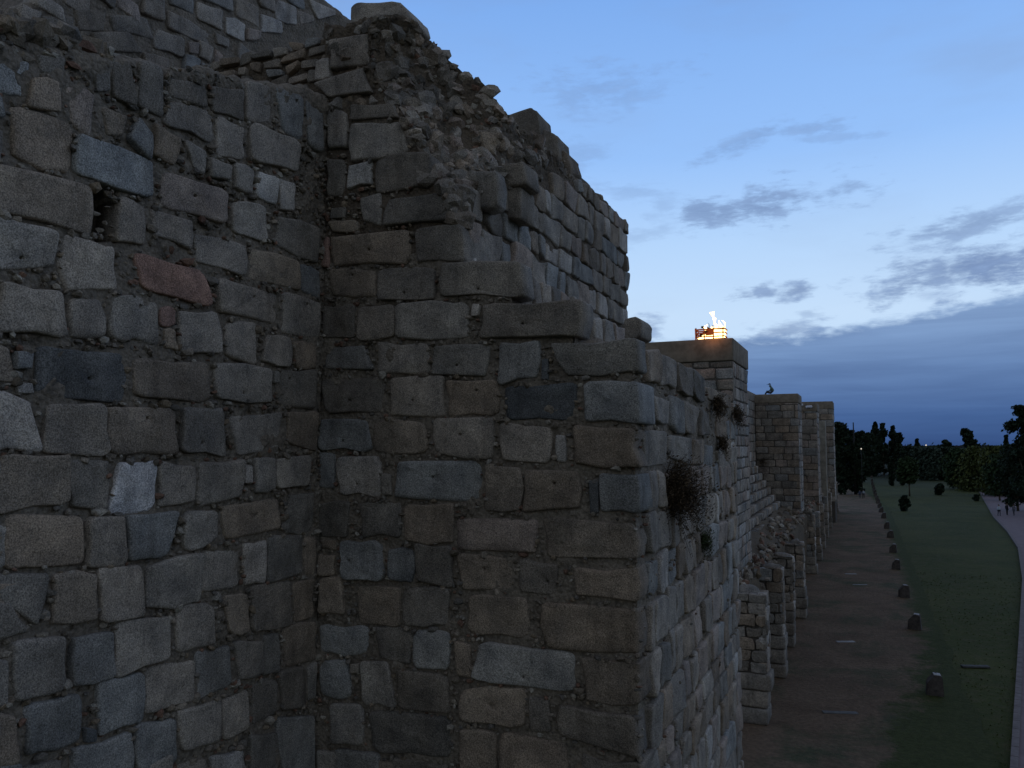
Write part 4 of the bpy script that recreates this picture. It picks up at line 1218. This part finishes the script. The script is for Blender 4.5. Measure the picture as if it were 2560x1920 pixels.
# ================================================================== vegetation
def leafmat(name, c, var=.45):
    m, n, p = mat(name)
    pos = n.new('ShaderNodeNewGeometry').outputs['Position']
    a = n.noise(pos, .9, 4, .6); b = n.noise(pos, 7, 3, .6)
    q = n.mix(n.mr(a, .35, .65), tuple(x*(1-var) for x in c)+(1,), tuple(x*(1+var) for x in c)+(1,))
    q = n.mix(1.0, q, n.mix(n.mr(b, .3, .7), (.7, .7, .7, 1), (1.3, 1.3, 1.3, 1)), 'MULTIPLY')
    n.put(p.inputs['Base Color'], q); p.inputs['Roughness'].default_value = .8
    return m
L_DK = leafmat('dark_foliage', (.016, .026, .014)); L_MD = leafmat('mid_foliage', (.028, .045, .018)); L_LT = leafmat('yellow_green_foliage', (.058, .068, .020)); L_GY = leafmat('grey_green_foliage', (.035, .05, .035))
M_BK2 = flat_mat('bark', (.07, .055, .04), .95, 6, .4, .03)
def tree(name, label, u, vb, vt, wpx, lm, kind='round', trunk=.25, nleaf=2600, seed=1, zc_ground=True, group=None, lean=0):
    g = onZ(u, vb, 0); zc = (g-CAM).dot(FW); H = (vb-vt)/FPX*zc; Wd = wpx/FPX*zc/2; rr = random.Random(seed*31+5)
    t = thing(name, label, 'bush' if name == 'bush' else 'tree', (g.x, g.y, 0), group)
    o3 = Vector((g.x, g.y, 0))
    tr = Acc(); th = H*trunk
    path = [o3+Vector((0, 0, -.2)), o3+Vector((rr.uniform(-.1, .1), 0, th*.6)), o3+Vector((lean*.3, rr.uniform(-.2, .2), th+H*.2)), o3+Vector((lean, 0, H*.85))]
    tr.add(*tube(path, [H*.022, H*.018, H*.012, H*.003], 7))
    clumps = []
    nc = {'round': 40, 'column': 34, 'cone': 18, 'bush': 30, 'wild': 34, 'willow': 40}[kind]
    for i in range(nc):
        k = (i+.5)/nc; z = th+(H-th)*(k**.9)
        if kind == 'column': env = math.sin(min(1, k*1.05+.08)*math.pi)**.45
        elif kind == 'cone': env = max(.08, 1-k)**.8
        elif kind == 'wild': env = .55+.5*rr.random()-(.5*k)
        elif kind == 'willow': env = math.sqrt(max(.05, 1-(k*1.0)**2.6))
        else: env = math.sin((k*.86+.12)*math.pi)**.6
        a = rr.uniform(0, 6.283); r_ = Wd*env*math.sqrt(rr.random())*.72
        c = Vector((math.cos(a)*r_+lean*k*k, math.sin(a)*r_, z))
        cs = Wd*(.50 if kind in ('round', 'willow') else .42)*rr.uniform(.45, 1.1)*(.55+.45*env)
        clumps.append((c, cs, cs*(.72 if kind not in ('column', 'cone') else 1.3)))
        if kind in ('round', 'wild', 'willow') and i % 3 == 0:
            b0_ = o3+Vector((0, 0, th*.7+(z-th)*.4)); tr.add(*tube([b0_, b0_.lerp(o3+c, .55)+Vector((0, 0, .2)), o3+c], [H*.010, H*.006, H*.002], 5))
    tr.make('trunk', M_BK2, t)
    A = Acc(); ls = max(.10, zc*.0022)
    for i in range(nleaf):
        c, cs, cz = rr.choice(clumps)
        d = Vector((rr.gauss(0, 1), rr.gauss(0, 1), rr.gauss(0, 1))).normalized(); k = rr.random()**.4*(1 if rr.random() < .75 else 1.35)
        p = o3+c+Vector((d.x*cs*k, d.y*cs*k, d.z*cz*k))
        if kind == 'willow': p.z -= rr.random()**2*cs*.9
        if p.z < .05: p.z = .05+rr.random()*.2
        if p.z > H*1.01: continue
        q = Vector((rr.gauss(0, 1), rr.gauss(0, 1), rr.gauss(0, 1))).normalized(); s1 = q.orthogonal().normalized(); s2 = q.cross(s1)
        l = ls*rr.uniform(.5, 1.3)
        A.add([p-s1*l, p+s2*l*.55, p+s1*l, p-s2*l*.55], [(0, 1, 2, 3)])
    A.make('crown', lm, t, sm=False)
    return t
TR = [ # label, u, base, top, width, mat, kind, trunk, leaves
 ('dark tree close against the end of the wall, leftmost of the tree belt', 2102, 1236, 1058, 62, L_DK, 'round', .05, 5200),
 ('dark rounded tree beside the dirt path behind the leftmost tree', 2128, 1222, 1076, 60, L_DK, 'round', .05, 4200),
 ('dark tree overhanging the dirt path near the walking pair', 2142, 1236, 1100, 44, L_DK, 'round', .06, 3400),
 ('broad dark tree between the wall end and the poplars', 2156, 1206, 1080, 56, L_DK, 'round', .08, 3600),
 ('low dark tree just left of the tall poplars', 2174, 1192, 1084, 44, L_DK, 'round', .10, 2600),
 ('tall dark poplar with a double top, left of the poplar pair', 2192, 1186, 1057, 38, L_DK, 'column', .06, 2400),
 ('tall dark poplar directly right of the double-topped poplar', 2210, 1188, 1060, 34, L_DK, 'column', .06, 2600),
 ('pointed tall poplar standing alone right of the poplar pair', 2236, 1186, 1066, 34, L_DK, 'column', .06, 2400),
 ('shorter leaning poplar beside the pointed poplar', 2252, 1188, 1084, 34, L_DK, 'column', .06, 2400),
 ('small hanging cypress crown over the lawn, left of two', 2229, 1214, 1158, 17, L_DK, 'column', .02, 1200),
 ('wider cypress shrub on the lawn, right of two', 2254, 1213, 1154, 24, L_DK, 'column', .04, 1400),
 ('young tree with a thin bare trunk standing on the lawn', 2274, 1240, 1146, 56, L_MD, 'round', .38, 2600),
 ('dark spiky conifer rising above the middle of the lawn edge', 2296, 1186, 1099, 28, L_DK, 'cone', .05, 1800),
 ('broad dark tree filling the middle of the tree belt', 2316, 1200, 1118, 92, L_GY, 'round', .08, 3800),
 ('low dark thicket tree right of the middle of the lawn', 2346, 1194, 1116, 76, L_DK, 'round', .05, 3200),
 ('small dark tree breaking the skyline left of the leaning tree', 2380, 1176, 1102, 34, L_DK, 'round', .15, 1500),
 ('tall leaning tree breaking the skyline above the willows', 2432, 1180, 1073, 46, L_DK, 'wild', .45, 2400),
 ('yellowish willow, left of the large willow group', 2398, 1222, 1122, 92, L_MD, 'willow', .12, 4200),
 ('large yellow-green willow in the centre of the group', 2446, 1228, 1118, 104, L_LT, 'willow', .10, 4800),
 ('pale yellow-green willow nearest the paved path', 2496, 1240, 1116, 104, L_LT, 'willow', .12, 4800),
 ('small tree with a tufted top just left of the tall right tree', 2519, 1182, 1089, 20, L_DK, 'wild', .5, 800),
 ('tall dark tree cut by the right edge of the picture', 2572, 1292, 1016, 130, L_DK, 'wild', .16, 8000),
 ('dark tree with low branches beside the tall right tree', 2545, 1278, 1112, 100, L_DK, 'round', .12, 4200),
 ('dark round tree behind the young tree, left of the tree belt middle', 2276, 1194, 1118, 70, L_DK, 'round', .06, 3600),
 ('dark bushy tree behind the yellowish willow', 2372, 1200, 1120, 76, L_DK, 'round', .06, 3600),
 ('low dark tree closing the far end of the dirt path', 2176, 1190, 1120, 60, L_DK, 'round', .04, 2600),
 ('dark tree behind the three people by the paved path', 2500, 1252, 1138, 84, L_MD, 'round', .2, 3000),
]
for i, a in enumerate(TR): tree('tree', a[0], a[1], a[2], a[3], a[4], a[5], a[6], a[7], int(a[8]*1.5), seed=i, group='trees beyond the lawn', lean=(-2.5 if 'leaning tree' in a[0] else 0))
tree('bush', 'round dark bush on the lawn near the bollards', 2262, 1277, 1240, 26, L_DK, 'bush', .02, 1400, seed=40)
tree('bush', 'small dark bush in the middle of the lawn', 2350, 1237, 1211, 26, L_DK, 'bush', .02, 1200, seed=41)
tree('bush', 'low dark bush at the far corner of the paved path', 2441, 1252, 1238, 16, L_DK, 'bush', .02, 700, seed=42)
# far wooded line and long bridge on the horizon
A = Acc(); rr = random.Random(3)
for i in range(14000):
    y = rr.uniform(480, 900); x = rr.uniform(-.45, .42)*y; h = 10+5*noise.noise(Vector((x*.02, y*.02, 0)))+4*noise.noise(Vector((x*.09, y*.05, 3)))
    p = Vector((x, y, rr.random()**.7*max(2, h))); l = rr.uniform(.8, 2.0); q = Vector((rr.gauss(0, 1), rr.gauss(0, 1), rr.gauss(0, 1))).normalized(); s1 = q.orthogonal().normalized(); s2 = q.cross(s1)
    A.add([p-s1*l, p+s2*l*.6, p+s1*l, p-s2*l*.6], [(0, 1, 2, 3)])
link('distant_woods', mesh('distant_woods', A.v, A.f, L_DK, False), kind='stuff', label='dark low woods along the horizon', )
bd_ = thing('road_bridge', 'long low dark bridge deck running level across the horizon behind the trees', 'bridge', (40, 460, 0))
child('deck', *roundbox(-60, 190, 458, 468, 10.2, 11.4, .1), flat_mat('bridge_concrete', (.04, .04, .045)), bd_, sm=False)
for k in range(9): child('pier', *roundbox(-50+k*28, -47+k*28, 460, 466, 0, 10.2, .2), flat_mat('pier_concrete', (.06, .06, .06)) if k == 0 else bpy.data.materials['pier_concrete'], bd_, sm=False)
# small lit lamps far away
m, n, p = mat('lamp_glow'); p.inputs['Emission Color'].default_value = (1, .85, .65, 1); p.inputs['Emission Strength'].default_value = .7; M_LG = m
for (u, v, Y, r_, hh, lb) in [(2315, 1113, 440, .33, 0, 'lit street lamp on the distant bridge'), (2153, 1122, 185, .14, 0, 'street lamp among the dark trees beside the wall end')]:
    q = onY(u, v, Y); o = thing('street_lamp', lb, 'lamp', (q.x, q.y, 0))
    vv, ff = tube([(q.x, q.y, 0), (q.x, q.y, q.z)], [.06, .04], 8); child('pole', vv, ff, M_IR, o)
    V, F = ICO[2]; child('lamp_head', [q+v*r_ for v in V], F, M_LG, o)
q = onY(2133, 1056, 200); ms = thing('mast', 'thin radio mast rising above the dark trees', 'mast', (q.x, q.y, 0))
vv, ff = tube([(q.x, q.y, 0), (q.x, q.y, q.z)], [.35, .12], 6); child('pole', vv, ff, M_IR, ms)
# dry bushes rooted in the masonry
M_DB = leafmat('dry_plant', (.080, .054, .032), .5); M_DG = leafmat('green_wall_plant', (.045, .060, .024), .4)
def wallplant(label, P, u, v, rpx, m, seed, n=900, droop=.3, right=.4):
    a, z = P.inv(u, v); c = P.p(a, z, .0); zc = (c-CAM).dot(FW); r = rpx/FPX*zc; rr = random.Random(seed)
    t = thing('wall_plant', label, 'plant', c, 'plants growing from the wall')
    st = Acc(); A = Acc()
    for i in range(max(30, n//12)):
        d = (P.N*rr.uniform(.2, 1.1)+P.A*rr.gauss(right, .6)+Vector((0, 0, rr.gauss(.05, .55)))).normalized(); L = r*rr.uniform(.5, 1.15)
        pts = [c+(P.A*rr.gauss(0, .12)+Vector((0, 0, rr.gauss(0, .18))))*r, None, None]
        pts[1] = pts[0]+d*L*.55; pts[2] = pts[0]+d*L-Vector((0, 0, droop*L*rr.random()))
        st.add(*tube(pts, [.006, .004, .0015], 3))
        for k in range(18):
            s = rr.uniform(.12, 1); b = pts[0].lerp(pts[1], s*2) if s < .5 else pts[1].lerp(pts[2], s*2-1)
            b = b+Vector((rr.gauss(0, .035), rr.gauss(0, .035), rr.gauss(0, .035)))
            q = Vector((rr.gauss(0, 1), rr.gauss(0, 1), rr.gauss(0, 1))).normalized(); s1 = q.orthogonal().normalized(); s2 = q.cross(s1); l = rr.uniform(.010, .028)
            A.add([b-s1*l, b+s2*l*.4, b+s1*l, b-s2*l*.4], [(0, 1, 2, 3)])
    st.make('stems', flat_mat('dry_stem', (.045, .030, .020)), t); A.make('leaves', m, t, sm=False)
wallplant('large dry brown bush growing out of the tower corner', PRt, 1668, 1228, 120, M_DB, 1, 5200, right=1.0)
wallplant('small green tuft on the tower side below the large dry bush', PRt, 1752, 1352, 34, M_DG, 2, 900)
wallplant('dry brown plant hanging near the top of the tower side, left of two', PRt, 1785, 1010, 36, M_DB, 3, 1100, droop=.9)
wallplant('dry brown plant hanging near the top of the tower side, right of two', PRt, 1835, 1035, 30, M_DB, 4, 1000, droop=.8)
wallplant('brown tuft on the tower side below the hanging plants', PRt, 1798, 1110, 26, M_DB, 5, 700, droop=.6)
wallplant('dark plant growing on the front of the second tower', PY(y2), 1905, 1155, 26, M_DB, 6, 700)
